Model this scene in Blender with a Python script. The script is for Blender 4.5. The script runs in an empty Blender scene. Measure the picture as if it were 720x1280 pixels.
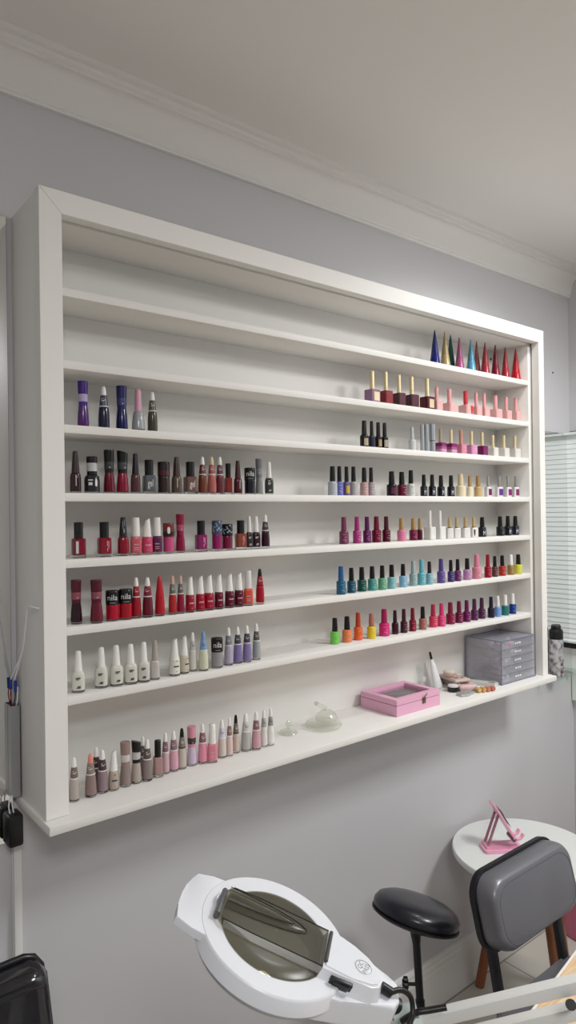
import bpy, bmesh, math, random
from mathutils import Vector, Matrix
random.seed(7)
S = bpy.context.scene
COL = S.collection
PI = math.pi
CAMP=Vector((-0.44812,-1.46139,1.62286)); CAMF=Vector((0.62865,0.77768,0.00199)); CAMR=Vector((0.77764,-0.62858,-0.01292)); CAMU=Vector((0.00880,-0.00967,0.99991)); FPX=853.521
EXPO = 0.0
BIN = (2.07,-.13,.0)

# ------------------------------------------------------------------ materials
def lin(c):
    return tuple(((v/255)/12.92 if v/255 <= .04045 else ((v/255+.055)/1.055)**2.4) for v in c)
MATS = {}
def mat(name, rgb, rough=.5, metal=0, coat=0, trans=0, ior=1.45, gain=1.0, spec=.5, alpha=1):
    key = (name, tuple(rgb), rough, metal, coat, trans, gain, alpha)
    if key in MATS: return MATS[key]
    m = bpy.data.materials.new(name); m.use_nodes = True
    b = m.node_tree.nodes['Principled BSDF']
    l = [min(.86, v*gain) for v in lin(rgb)]
    b.inputs['Base Color'].default_value = (*l, 1)
    b.inputs['Roughness'].default_value = rough
    b.inputs['Metallic'].default_value = metal
    b.inputs['Coat Weight'].default_value = coat
    b.inputs['Coat Roughness'].default_value = .05
    b.inputs['Transmission Weight'].default_value = trans
    b.inputs['IOR'].default_value = ior
    b.inputs['Specular IOR Level'].default_value = spec
    b.inputs['Alpha'].default_value = alpha
    MATS[key] = m
    return m
def noise_bump(m, scale, strength, dist=.002, detail=3):
    nt = m.node_tree; b = nt.nodes['Principled BSDF']
    tc = nt.nodes.new('ShaderNodeTexCoord'); n = nt.nodes.new('ShaderNodeTexNoise')
    n.inputs['Scale'].default_value = scale; n.inputs['Detail'].default_value = detail
    bp = nt.nodes.new('ShaderNodeBump'); bp.inputs['Strength'].default_value = strength; bp.inputs['Distance'].default_value = dist
    nt.links.new(tc.outputs['Object'], n.inputs['Vector']); nt.links.new(n.outputs['Fac'], bp.inputs['Height'])
    nt.links.new(bp.outputs['Normal'], b.inputs['Normal'])
def thin_clear(name, tint, gloss=.12, rough=.05, milk=None, milky=0):
    # see-through plastic or glass sheet: tinted transparency under a fresnel gloss
    m = bpy.data.materials.new(name); m.use_nodes = True
    nt = m.node_tree; nt.nodes.clear()
    o = nt.nodes.new('ShaderNodeOutputMaterial'); mx = nt.nodes.new('ShaderNodeMixShader')
    t = nt.nodes.new('ShaderNodeBsdfTransparent'); t.inputs['Color'].default_value = (*tint, 1)
    g = nt.nodes.new('ShaderNodeBsdfGlossy'); g.inputs['Roughness'].default_value = rough
    fr = nt.nodes.new('ShaderNodeLayerWeight'); fr.inputs['Blend'].default_value = .5
    pw = nt.nodes.new('ShaderNodeMath'); pw.operation = 'POWER'; pw.inputs[1].default_value = 3.5
    ml = nt.nodes.new('ShaderNodeMath'); ml.operation = 'MULTIPLY_ADD'; ml.inputs[1].default_value = .5; ml.inputs[2].default_value = gloss*.3
    nt.links.new(fr.outputs['Facing'], pw.inputs[0]); nt.links.new(pw.outputs[0], ml.inputs[0])
    nt.links.new(ml.outputs[0], mx.inputs[0]); nt.links.new(t.outputs[0], mx.inputs[1]); nt.links.new(g.outputs[0], mx.inputs[2])
    if milk:
        df = nt.nodes.new('ShaderNodeBsdfDiffuse'); df.inputs['Color'].default_value = (*milk, 1)
        m2 = nt.nodes.new('ShaderNodeMixShader'); m2.inputs[0].default_value = milky
        nt.links.new(mx.outputs[0], m2.inputs[1]); nt.links.new(df.outputs[0], m2.inputs[2]); nt.links.new(m2.outputs[0], o.inputs[0])
    else:
        nt.links.new(mx.outputs[0], o.inputs[0])
    return m

M_wall = mat('wall_paint', (203,202,205), .62); noise_bump(M_wall, 60, .08)
M_ceil = mat('ceiling_paint', (232,230,227), .8)
M_crown = mat('crown_paint', (232,230,227), .6)
M_lam = mat('white_laminate', (234,232,228), .5); noise_bump(M_lam, 90, .03)
M_trim = mat('white_trim', (226,225,222), .35)
M_mirror = mat('mirror_glass', (238,242,240), .015, metal=1)
M_mirror_edge = mat('mirror_edge', (70,86,82), .2)
M_glass = mat('clear_glass', (250,252,252), .02, trans=1, ior=1.45)
M_black = mat('black_plastic', (20,20,22), .38)
M_blackmetal = mat('black_metal', (24,24,30), .42)
M_steel = mat('steel', (190,190,190), .25, metal=1)
M_alu = mat('aluminium', (176,178,180), .35, metal=.85)
M_gold = mat('gold', (228,212,172), .35, metal=.6)
M_white = mat('white_plastic', (232,232,236), .32)
M_ink = mat('dark_ink', (48,46,50), .5)
M_paper = mat('white_ink', (225,225,222), .5)

# ------------------------------------------------------------------ object helpers
def link(name, me, m=None, parent=None, smooth=False):
    o = bpy.data.objects.new(name, me); COL.objects.link(o)
    if m is not None and me is not None: me.materials.append(m)
    if parent is not None: o.parent = parent
    if smooth:
        for p in me.polygons: p.use_smooth = True
    return o
def tag(o, label=None, cat=None, group=None, kind=None):
    if label: o['label'] = label
    if cat: o['category'] = cat
    if group: o['group'] = group
    if kind: o['kind'] = kind
    return o
def thing(name, label, cat, loc=(0,0,0), rz=0, group=None):
    o = bpy.data.objects.new(name, None); COL.objects.link(o)
    o.empty_display_size = .05
    o.location = loc; o.rotation_euler = (0,0,rz)
    return tag(o, label, cat, group)
def mesh(bm, name='m'):
    bmesh.ops.recalc_face_normals(bm, faces=bm.faces)
    me = bpy.data.meshes.new(name); bm.to_mesh(me); bm.free(); return me
def auto(me, ang=35):
    for p in me.polygons: p.use_smooth = True
    try: me.set_sharp_from_angle(angle=math.radians(ang))
    except Exception: pass
    return me
def add_box(bm, lo, hi, bev=0, mtx=None, seg=2):
    b2 = bmesh.new()
    bmesh.ops.create_cube(b2, size=1)
    for v in b2.verts:
        v.co = Vector([lo[i]+(v.co[i]+.5)*(hi[i]-lo[i]) for i in range(3)])
    if bev: bmesh.ops.bevel(b2, geom=list(b2.edges), offset=bev, segments=seg, affect='EDGES', profile=.5)
    if mtx is not None: b2.transform(mtx)
    me = bpy.data.meshes.new('t'); b2.to_mesh(me); b2.free(); bm.from_mesh(me); bpy.data.meshes.remove(me)
def box(name, lo, hi, m, parent=None, bev=0, mtx=None):
    bm = bmesh.new(); add_box(bm, lo, hi, bev, mtx)
    return link(name, auto(mesh(bm, name)) if bev else mesh(bm, name), m, parent)
def add_lathe(bm, prof, seg=24, mtx=None, sq=0, cap=True):
    # prof: list of (radius, height); sq>0 turns the circle into a rounded square
    rings = []
    for r, z in prof:
        ring = []
        for k in range(seg):
            a = 2*PI*(k+.5)/seg; c, s = math.cos(a), math.sin(a)
            if sq:
                n = sq; q = (abs(c)**n+abs(s)**n)**(-1/n); c, s = c*q, s*q
            v = Vector((r*c, r*s, z))
            ring.append(bm.verts.new(mtx @ v if mtx is not None else v))
        rings.append(ring)
    for a, b in zip(rings, rings[1:]):
        for k in range(seg):
            bm.faces.new((a[k], a[(k+1)%seg], b[(k+1)%seg], b[k]))
    if cap:
        bm.faces.new(rings[0][::-1]); bm.faces.new(rings[-1])
def lathe(prof, seg=24, sq=0, name='lathe', mtx=None, cap=True, ang=40):
    bm = bmesh.new(); add_lathe(bm, prof, seg, mtx, sq, cap); return auto(mesh(bm, name), ang)
def frame_of(d):
    d = Vector(d).normalized()
    return d.to_track_quat('Z', 'Y').to_matrix().to_4x4()
def add_tube(bm, pts, r, seg=10, r2=None, cap=True):
    pts = [Vector(p) for p in pts]; n = len(pts); rings = []
    up = None
    for i, p in enumerate(pts):
        d = (pts[min(i+1,n-1)]-pts[max(i-1,0)]).normalized()
        if up is None:
            up = Vector((0,0,1)) if abs(d.z) < .9 else Vector((1,0,0))
        x = up.cross(d).normalized(); y = d.cross(x); up = y
        rr = r if r2 is None else r+(r2-r)*i/(n-1)
        rings.append([bm.verts.new(p+x*rr*math.cos(2*PI*k/seg)+y*rr*math.sin(2*PI*k/seg)) for k in range(seg)])
    for a, b in zip(rings, rings[1:]):
        for k in range(seg): bm.faces.new((a[k], a[(k+1)%seg], b[(k+1)%seg], b[k]))
    if cap: bm.faces.new(rings[0][::-1]); bm.faces.new(rings[-1])
def smooth_path(pts, n=8):
    pts = [Vector(p) for p in pts]; out = []
    P = [pts[0]]+pts+[pts[-1]]
    for i in range(1, len(P)-2):
        for k in range(n):
            t = k/n; a,b,c,d = P[i-1],P[i],P[i+1],P[i+2]
            out.append(.5*((2*b)+(c-a)*t+(2*a-5*b+4*c-d)*t*t+(3*b-3*c+d-a)*t**3))
    out.append(pts[-1]); return out
def tube(name, pts, r, m, parent=None, seg=10, r2=None, sm=0):
    bm = bmesh.new(); add_tube(bm, smooth_path(pts, sm) if sm else pts, r, seg, r2)
    return link(name, auto(mesh(bm, name), 50), m, parent)
def prism(name, poly, z0, z1, m, parent=None, bev=0, mtx=None, seg=2):
    # poly: list of (x, y) outline, extruded from z0 to z1
    bm = bmesh.new()
    lo = [bm.verts.new((x,y,z0)) for x,y in poly]; hi = [bm.verts.new((x,y,z1)) for x,y in poly]
    bm.faces.new(lo[::-1]); top = bm.faces.new(hi); n = len(poly)
    for i in range(n): bm.faces.new((lo[i], lo[(i+1)%n], hi[(i+1)%n], hi[i]))
    if bev: bmesh.ops.bevel(bm, geom=[e for e in top.edges], offset=bev, segments=seg, affect='EDGES', profile=.5)
    if mtx is not None: bm.transform(mtx)
    return link(name, auto(mesh(bm, name)) if bev else mesh(bm, name), m, parent)
def rrect(w, h, r, n=6, cx=0, cy=0):
    out = []
    for sx, sy, a0 in ((1,1,0),(-1,1,90),(-1,-1,180),(1,-1,270)):
        for k in range(n+1):
            a = math.radians(a0+90*k/n)
            out.append((cx+sx*(w/2-r)+r*math.cos(a), cy+sy*(h/2-r)+r*math.sin(a)))
    return out
def text_mesh(body, size, extrude=0):
    cu = bpy.data.curves.new('t', 'FONT'); cu.body = body; cu.size = size; cu.align_x = 'CENTER'; cu.align_y = 'CENTER'; cu.extrude = extrude; cu.resolution_u = 2
    o = bpy.data.objects.new('t', cu); COL.objects.link(o)
    bpy.context.view_layer.update()
    me = bpy.data.meshes.new_from_object(o.evaluated_get(bpy.context.evaluated_depsgraph_get()))
    bpy.data.objects.remove(o); bpy.data.curves.remove(cu)
    return me

# ------------------------------------------------------------------ room shell
XL, XR, YB, H = -2.9, 2.237, -4.2, 2.60
def structure(o): o['kind'] = 'structure'; return o
structure(box('wall_back', (XL-.12, 0, -.1), (XR+.12, .12, H+.1), M_wall))
structure(box('wall_right', (XR, YB, -.1), (XR+.12, 0, H+.1), M_wall))
structure(box('wall_left', (XL-.12, YB, -.1), (XL, 0, H+.1), M_wall))
structure(box('wall_front', (XL-.12, YB-.12, -.1), (XR+.12, YB, H+.1), M_wall))
structure(box('ceiling', (XL, YB, H), (XR, 0, H+.1), M_ceil))
# floor: large glossy tiles with thin joints
M_floor = mat('floor_tile', (206,202,192), .18)
nt = M_floor.node_tree; bsdf = nt.nodes['Principled BSDF']
tc = nt.nodes.new('ShaderNodeTexCoord'); br = nt.nodes.new('ShaderNodeTexBrick'); mp = nt.nodes.new('ShaderNodeMapping')
mp.inputs['Location'].default_value = (.17, .02, 0)
br.offset = 0; br.inputs['Scale'].default_value = 1; br.inputs['Brick Width'].default_value = .62; br.inputs['Row Height'].default_value = .62
br.inputs['Mortar Size'].default_value = .003; br.inputs['Color1'].default_value = (*lin((208,204,195)),1); br.inputs['Color2'].default_value = (*lin((204,200,190)),1); br.inputs['Mortar'].default_value = (*lin((150,144,134)),1)
ns = nt.nodes.new('ShaderNodeTexNoise'); ns.inputs['Scale'].default_value = 3; ns.inputs['Detail'].default_value = 6
mx = nt.nodes.new('ShaderNodeMixRGB'); mx.blend_type = 'MULTIPLY'; mx.inputs[0].default_value = .18
nt.links.new(tc.outputs['Object'], mp.inputs['Vector']); nt.links.new(mp.outputs[0], br.inputs['Vector']); nt.links.new(tc.outputs['Object'], ns.inputs['Vector'])
nt.links.new(br.outputs['Color'], mx.inputs[1]); nt.links.new(ns.outputs['Fac'], mx.inputs[2]); nt.links.new(mx.outputs[0], bsdf.inputs['Base Color'])
structure(box('floor', (XL, YB, -.1), (XR, 0, 0), M_floor))
# baseboards
BP = [(0,0),(-.016,0),(-.016,.118),(-.0145,.122),(-.0145,.136),(-.012,.142),(-.012,.150),(-.007,.158),(0,.160)]
def run_profile(name, prof, a, b, inward):
    # sweep a (distance from wall, height) profile from a to b along a wall
    a, b, n = Vector(a), Vector(b), Vector(inward)
    bm = bmesh.new(); R0 = [bm.verts.new(a+n*(-d)+Vector((0,0,z))) for d,z in prof]; R1 = [bm.verts.new(b+n*(-d)+Vector((0,0,z))) for d,z in prof]
    k = len(prof)
    for i in range(k): bm.faces.new((R0[i], R0[(i+1)%k], R1[(i+1)%k], R1[i]))
    bm.faces.new(R0); bm.faces.new(R1[::-1])
    return bm
structure(link('baseboard_back', mesh(run_profile('b', BP, (XL,0,0), (XR,0,0), (0,-1,0))), M_trim))
structure(link('baseboard_right', mesh(run_profile('b', BP, (XR,-.016,0), (XR,YB,0), (-1,0,0))), M_trim))
# crown moulding: bead at the foot, broad cove, two steps at the ceiling
zc = 2.497
CP = [(0,zc),(-.010,zc),(-.0125,zc+.004),(-.010,zc+.010),(-.013,zc+.013)]
for k in range(9):
    a = k/8*PI/2
    CP.append((-.014-.034*(1-math.cos(a)), zc+.014+.060*math.sin(a)*1.0))
CP += [(-.052,zc+.074),(-.052,zc+.082),(-.058,zc+.084),(-.060,zc+.092),(-.072,zc+.093),(-.074,H),(0,H)]
structure(link('trim_1', auto(mesh(run_profile('c', CP, (XL,0,0), (XR,0,0), (0,-1,0))), 25), M_crown))

# ------------------------------------------------------------------ window and blind on the right wall
M_blind = mat('blind_slat', (232,242,238), .4)
win = structure(box('window_1', (XR-.012, -1.46, 1.035), (XR, -.006, 1.945), mat('window_dark', (26,28,30), .25)))
w = box('window_frame', (XR-.018, -1.47, 1.03), (XR-.0005, -.004, 1.052), M_trim, win)
box('sill_panel', (XR-.016,-1.5,.84), (XR-.0005,-.004,1.029), mat('sill_pale', (226,232,226), .35), win)
blind = thing('venetian_blind', 'pale venetian blind of narrow slats, right of the shelf unit beside the corner', 'blind', (XR-.035, -.72, 1.08))
bm = bmesh.new()
z = 1.092
while z < 1.93:
    R = Matrix.Translation((0,0,z-1.08)) @ Matrix.Rotation(math.radians(-83), 4, 'Y')
    add_box(bm, (-.0125,-.715,-.0006), (.0125,.715,.0006), 0, R); z += .0198
link('slats', mesh(bm), M_blind, blind)
box('head_rail', (-.02,-.716,.847), (.02,.716,.857), M_blind, blind)
box('bottom_rail', (-.011,-.716,-.001), (.011,.716,.010), M_blind, blind, .003)
for y in (-.5,0,.5): tube('ladder_cord', [(-.014,y,.01),(-.014,y,.85)], .0008, M_paper, blind, 5)

# ------------------------------------------------------------------ mirrors on the back wall
def mirror(name, x0, x1, z0, z1, label):
    t = thing(name, label, 'mirror', ((x0+x1)/2, 0, z0))
    t['group'] = 'wall mirrors beside the shelf unit'
    dx = (x1-x0)/2
    box('backing', (-dx,-.0045,0), (dx,-.0002,z1-z0), M_mirror_edge, t)
    box('mirror_pane', (-dx+.001,-.0062,.001), (dx-.001,-.0046,z1-z0-.001), M_mirror, t)
mirror('wall_mirror', -1.25, -.009, .955, 2.243, 'mirror panel at the left edge, reflecting the side of the white shelf unit')
mirror('wall_mirror', 1.80, 2.230, .957, 1.934, 'mirror panel right of the shelf unit, reflecting the window blind')

# ------------------------------------------------------------------ white wall shelf unit
W, D, T, Z0, Z1 = 1.753, .172, .044, 1.0488, 2.2488
unit = thing('wall_shelf_unit', 'large white wall-mounted shelf unit holding rows of nail polish', 'shelf', (0,0,Z0-.017))
def ub(name, lo, hi, bev=.0008):
    lo = (lo[0], lo[1], lo[2]-Z0+.017); hi = (hi[0], hi[1], hi[2]-Z0+.017)
    return box(name, lo, hi, M_lam, unit, bev)
YS = -.137
ub('back_panel', (.004,-.006,Z0), (W-.004,-.0005,Z1-.006))
ub('side_panel', (.002,YS-.008,Z0), (.020,-.0005,Z1-.004))
ub('side_panel', (W-.020,YS-.008,Z0), (W-.002,-.0005,Z1-.004))
ub('top_panel', (.020,YS-.008,Z1-.022), (W-.020,-.0005,Z1-.004))
ub('inner_lining', (.020,YS,Z0), (.044,-.006,Z1-.022))
ub('inner_lining', (W-.044,YS,Z0), (W-.020,-.006,Z1-.022))
ub('inner_lining', (.044,YS,Z1-.046), (W-.044,-.006,Z1-.022))
ub('ledge', (-.004,-.202,Z0-.017), (W+.004,-.0005,Z0), .0012)
for z in (2.0755,1.932,1.8044,1.669,1.5365,1.403,1.265):
    ub('shelf', (.044,YS,z-.0165), (W-.044,-.006,z))
# mitred face frame
def frame_piece(name, poly):
    bm = bmesh.new()
    f = [bm.verts.new((x,-D,z-Z0+.017)) for x,z in poly]; g = [bm.verts.new((x,YS-.008,z-Z0+.017)) for x,z in poly]
    n = len(poly); bm.faces.new(f); bm.faces.new(g[::-1])
    for i in range(n): bm.faces.new((f[i], g[i], g[(i+1)%n], f[(i+1)%n]))
    bmesh.ops.bevel(bm, geom=list(bm.edges), offset=.0007, segments=1, affect='EDGES')
    link(name, mesh(bm), M_lam, unit)
frame_piece('frame_stile', [(0,Z0+.0006),(T,Z0+.0006),(T,Z1-T),(0,Z1)])
frame_piece('frame_stile', [(W-T*.72,Z0+.0006),(W,Z0+.0006),(W,Z1),(W-T*.72,Z1-T)])
frame_piece('frame_rail', [(.0004,Z1),(T+.0004,Z1-T),(W-T*.72-.0004,Z1-T),(W-.0004,Z1)])

# screws left in the walls
def screw(x, y, z, label):
    t = thing('screw', label, 'screw', (x,y,z))
    link('head', lathe([(.0042,0),(.0040,.002),(.0022,.0035)], 10, mtx=Matrix.Rotation(PI/2,4,'X')), mat('dark_screw',(40,38,36),.5), t)
    box('slot', (-.003,-.0039,-.0005), (.003,-.0034,.0005), M_black, t)
screw(2.112, .0012, 2.175, 'small dark screw in the bare wall above the mirror')
screw(1.681, -.0050, 2.172, 'small dark screw in shelf back, behind the red cone bottles')

# ------------------------------------------------------------------ cable, channel, adapter on the left side
chan = thing('cable_channel', 'narrow grey aluminium channel standing upright on the shelf unit side', 'cable cover', (-.0095,-.017,1.052))
bm = bmesh.new()
add_box(bm, (-.009,-.0100,0), (-.0078,.0100,.186)); add_box(bm, (-.0078,-.0100,0), (.0088,-.0088,.186)); add_box(bm, (.0076,-.0088,0), (.0088,.0100,.186)); add_box(bm, (-.0078,.0088,0), (-.003,.0100,.186)); add_box(bm, (.003,.0088,0), (.0076,.0100,.186))
link('channel_profile', mesh(bm), M_alu, chan)
box('end_plate', (-.0076,-.0086,.0005), (.0074,.0086,.003), M_trim, chan)
cable = thing('light_cable', 'thin white cable hanging from a hole in the shelf unit side', 'cable', (-.001,-.144,1.445))
def cp(*p): return [tuple(Vector(q)-Vector((-.001,-.144,1.445))) for q in p]
tube('cord', cp((.001,-.146,1.447),(-.006,-.140,1.449),(-.009,-.112,1.447),(-.008,-.098,1.42),(-.007,-.074,1.365),(-.008,-.048,1.325),(-.009,-.022,1.290)), .0022, M_white, cable, 8, sm=6)
tube('cord', cp((-.0075,-.064,1.347),(-.012,-.042,1.318),(-.014,-.014,1.290)), .0018, M_white, cable, 8, sm=6)
blue = mat('blue_connector', (36,60,150), .4)
tube('connector', cp((-.0140,-.014,1.292),(-.0135,-.013,1.270)), .0030, blue, cable, 8)
tube('connector', cp((-.0070,-.021,1.288),(-.0070,-.021,1.266)), .0032, blue, cable, 8)
tube('red_wire', cp((-.0135,-.013,1.270),(-.0145,-.013,1.255),(-.010,-.014,1.234)), .0011, mat('red_wire',(150,50,44),.4), cable, 6, sm=5)
tube('black_wire', cp((-.0070,-.021,1.266),(-.0075,-.020,1.252),(-.010,-.0155,1.234)), .0011, M_black, cable, 6, sm=5)
tube('white_wire', cp((-.003,-.023,1.275),(-.003,-.021,1.25),(-.005,-.018,1.234)), .0013, M_white, cable, 6, sm=5)
ad = thing('power_adapter', 'black power adapter box under the channel, at the mirror corner', 'adapter', (-.016,-.030,.962))
box('case', (-.017,-.024,0), (.013,.020,.064), M_black, ad, .006)
for k in (-.004, .003): tube('wire', [(-.004+k,-.006,.060),(-.006+k,-.002,.078),(-.003+k*.4,.004,.096)], .0014, M_white, ad, 6, sm=4)
box('terminal', (-.008,.0,-.010), (.004,.016,.002), M_alu, ad, .001)
tr = thing('cable_trunking', 'narrow white cable trunking running down the wall below the black adapter', 'cable cover', (-.003,0,.16))
box('cover', (-.008,-.012,0), (.008,-.0005,.792), M_trim, tr, .0015)
box('base', (-.0095,-.004,0), (.0095,-.0002,.790), M_trim, tr)

# ------------------------------------------------------------------ nail polish bottles
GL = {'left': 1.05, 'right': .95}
UM = {}
def um(key, fn):
    if key not in UM: UM[key] = fn()
    return UM[key]
def part(name, me, m, parent):
    o = bpy.data.objects.new(name, me); COL.objects.link(o); o.parent = parent
    if not me.materials: me.materials.append(None)
    o.material_slots[0].link = 'OBJECT'; o.material_slots[0].material = m
    return o
def slant(prof_r0, prof_r1, z0, z1a, z1b, seg=24, bend=0):
    # tapering cap whose top is cut on a slant
    bm = bmesh.new(); rings = []
    for i in range(7):
        t = i/6; r = prof_r0+(prof_r1-prof_r0)*t; ring = []
        for k in range(seg):
            a = 2*PI*k/seg; x = r*math.cos(a)+bend*t*t
            zt = z1a+(z1b-z1a)*(math.cos(a)*.5+.5)
            ring.append(bm.verts.new((x, r*math.sin(a), z0+(zt-z0)*t)))
        rings.append(ring)
    for a, b in zip(rings, rings[1:]):
        for k in range(seg): bm.faces.new((a[k], a[(k+1)%seg], b[(k+1)%seg], b[k]))
    bm.faces.new(rings[0][::-1]); bm.faces.new(rings[-1])
    return auto(mesh(bm), 40)
def marks(r, spec, sq=0):
    # printed strokes wrapped on the front of a body of radius r; spec: (u centre, v centre, width, height)
    bm = bmesh.new()
    for u, v, wd, hg in spec:
        n = 5; lo = []; hi = []
        for k in range(n):
            x = u-wd/2+wd*k/(n-1)
            if sq: p = (x*r, -r*1.012)
            else: p = (r*1.012*math.sin(x), -r*1.012*math.cos(x))
            lo.append(bm.verts.new((*p, v-hg/2))); hi.append(bm.verts.new((*p, v+hg/2)))
        for k in range(n-1): bm.faces.new((lo[k], lo[k+1], hi[k+1], hi[k]))
    return mesh(bm)
def text_wrap(body, size, r, zc, asp, sq=0):
    me = text_mesh(body, size)
    for v in me.vertices:
        x, y = v.co.x*asp, v.co.y
        if sq: v.co = Vector((x*r, -r*1.015, zc+y))
        else: v.co = Vector((r*1.02*math.sin(x), -r*1.02*math.cos(x), zc+y))
    me.materials.clear()
    return me
GB = [(.9,0),(.99,.012),(1,.03),(1,.058),(.94,.066)]
def bottle(st, x, y, z, h, r, bc, cc, band, mark, look, label, group, side):
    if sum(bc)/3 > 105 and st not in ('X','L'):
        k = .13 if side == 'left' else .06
        bc = tuple(v*(1-k)+236*k for v in bc)  # whitish veil of reflected light mixed into the lighter polish colours
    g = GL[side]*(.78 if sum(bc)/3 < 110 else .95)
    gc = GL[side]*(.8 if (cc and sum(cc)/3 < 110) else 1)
    name = {'L':'cosmetic_tube'}.get(st, 'nail_polish_bottle')
    rz = -.42+random.uniform(-.2,.2)
    if st == 'H': rz = random.uniform(-.06,.06)
    if st == 'Q': rz = random.uniform(-.35,.0)
    if st == 'TS' or st == 'S': rz = random.uniform(-.3,.3)
    t = thing(name, label, 'nail polish' if st != 'L' else 'lash tube', (x,y,z+.0003), rz, group)
    t.scale = (r, r, h)
    sat = st in ('X',)
    mb = mat('polish', bc, .2 if not sat else .3, metal=.15 if sat else 0, coat=.25, gain=g if not sat else .9, spec=.35)
    mc = mat('cap', cc, .3, gain=gc if max(cc) < 225 else 1.0) if cc else mb
    if cc in ((196,168,105),): mc = M_gold
    elif st == 'V' and cc[0] == 170: mc = M_steel
    elif st in ('V','G') and cc in ((186,164,125),(196,170,125),(176,145,100),(166,135,90),(166,136,96),(170,174,178),(176,162,130)): mc = mat('metal_cap', cc, .3, metal=.6, gain=1.25)
    mband = mat('cap_band', band, .3, gain=g) if band else mc
    made = {}
    def P(nm, key, fn, m):
        host = t
        if nm in ('print','label_patch','lettering','sticker','nail_mark','side_label','pale_foot','mid_band'): host = made.get('bottle', t)
        if nm in ('cap_lettering','cap_pattern','cap_emblem','cap_streak','cap_label'): host = made.get('cap', t)
        if nm == 'print' and st in ('T','TS','B'): host = made.get('cap', t)
        if nm == 'print' and st == 'C': host = made.get('cap_band', t)
        made[nm] = part(nm, um((st,)+key, fn), m, host)
        return made[nm]
    if st == 'C':
        P('glass_base', ('gb',), lambda: lathe([(a*.97,b) for a,b in GB]), M_glass)
        P('bottle', ('b',), lambda: lathe([(.90,.052),(.98,.06),(1,.12),(.99,.26),(.94,.38),(.86,.47),(.80,.515)]), mb)
        P('ring', ('r',), lambda: lathe([(.80,.515),(.84,.52),(.84,.535),(.79,.54)]), M_paper if max(cc) > 100 else mc)
        P('cap_band', ('cb',), lambda: lathe([(.77,.54),(.72,.62),(.62,.72),(.54,.785)]), mband)
        P('cap', ('c',), lambda: lathe([(.50,.785),(.47,.86),(.40,.93),(.33,.975),(.22,.995),(.08,1)]), mc)
        P('print', ('m',), lambda: marks(.70, [(-.5,.60,.5,.012),(.25,.615,.5,.02),(-.1,.655,.7,.016),(.4,.67,.3,.014),(-.3,.70,.3,.02)]), M_paper if (band and sum(band) < 420) else M_ink)
    elif st in ('S',):
        P('glass_base', ('gb',), lambda: lathe([(a*.97,b*.9) for a,b in GB]), M_glass)
        P('bottle', ('b',), lambda: lathe([(.9,.045),(.99,.06),(1,.12),(.98,.30),(.93,.44),(.84,.475),(.80,.49)]), mb)
        P('cap', ('c',), lambda: slant(.80,.42,.49,.93,1.0,bend=.10), mc)
        P('print', ('m',), lambda: marks(.985, [(0,.26,1.1,.035),(.1,.40,.4,.015),(0,.12,.4,.015)]), M_ink if mark == 2 else mat('pale_print', (205,160,165), .5))
    elif st == 'W':
        P('glass_base', ('gb',), lambda: lathe([(a*.97,b) for a,b in GB], sq=3.2), M_glass)
        P('bottle', ('b',), lambda: lathe([(.88,.052),(.97,.062),(1,.10),(1,.34),(.95,.43),(.84,.48),(.72,.51)], sq=3.2), mb)
        P('cap', ('c',), lambda: lathe([(.64,.50),(.63,.51),(.52,.76),(.42,.95),(.38,.985),(.26,1)]), mc)
        P('print', ('m',), lambda: marks(1.0, [(.05,.36,.7,.03),(-.05,.325,.5,.022),(.2,.15,.5,.03),(.1,.12,.6,.02)], 1), M_ink if mark == 2 else mat('pale_print', (190,190,190), .5))
    elif st == 'W2':
        P('glass_base', ('gb',), lambda: lathe([(a*.97,b) for a,b in GB], sq=4), M_glass)
        P('bottle', ('b',), lambda: lathe([(.88,.052),(.97,.062),(1,.10),(1,.40),(.95,.46),(.80,.49)], sq=4), mb)
        P('cap', ('c',), lambda: lathe([(.74,.49),(.75,.50),(.70,.80),(.66,.985),(.60,1)]), mc)
        P('print', ('m',), lambda: marks(1.0, [(.1,.28,.9,.03),(.1,.20,.9,.02),(.1,.15,.9,.02)], 1), mat('pale_print', (205,160,165), .5))
    elif st == 'K':
        P('glass_base', ('gb',), lambda: lathe([(a*.97,b) for a,b in GB]), M_glass)
        P('bottle', ('b',), lambda: lathe([(.92,.05),(1,.06),(1,.14),(.97,.28),(.90,.42),(.85,.475)]), mb)
        P('cap', ('c',), lambda: lathe([(.86,.48),(.80,.56),(.62,.75),(.44,.91),(.32,.975),(.18,.995),(.05,1)]), mc)
    elif st == 'N':
        P('glass_base', ('gb',), lambda: lathe([(a*.97,b) for a,b in GB], sq=2.6), M_glass)
        P('bottle', ('b',), lambda: lathe([(.90,.052),(.98,.062),(1,.12),(.98,.36),(.90,.45),(.74,.485)], sq=2.6), mb)
        P('cap', ('c',), lambda: lathe([(.70,.48),(.72,.49),(.62,.70),(.48,.92),(.44,.985),(.34,1)]), mc)
        if band: P('cap_streak', ('cs',), lambda: marks(.66, [(.2,.62,.4,.16),(-.1,.8,.2,.2),(.35,.85,.2,.16)]), mband)
        if mark: P('print', ('m',), lambda: marks(1.0, [(.2,.30,.16,.25),(.45,.25,.12,.3)]), mat('pale_print', (190,185,180), .5))
    elif st in ('T','TS'):
        P('glass_base', ('gb',), lambda: lathe([(a*.98,b*.8) for a,b in GB]), M_glass)
        P('bottle', ('b',), lambda: lathe([(.92,.045),(.99,.055),(1,.10),(.97,.22),(.90,.34),(.80,.44),(.77,.475)]), mb)
        if st == 'T': P('cap', ('c',), lambda: lathe([(.77,.475),(.78,.50),(.80,.60),(.87,.80),(.91,.975),(.88,1)]), mc)
        else: P('cap', ('c',), lambda: slant(.76,.92,.475,1.0,.93), mc)
        P('cap_label', ('cl',), lambda: lathe([(.79,.56),(.825,.565),(.85,.66),(.84,.74),(.82,.742)], cap=False), mband)
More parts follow.
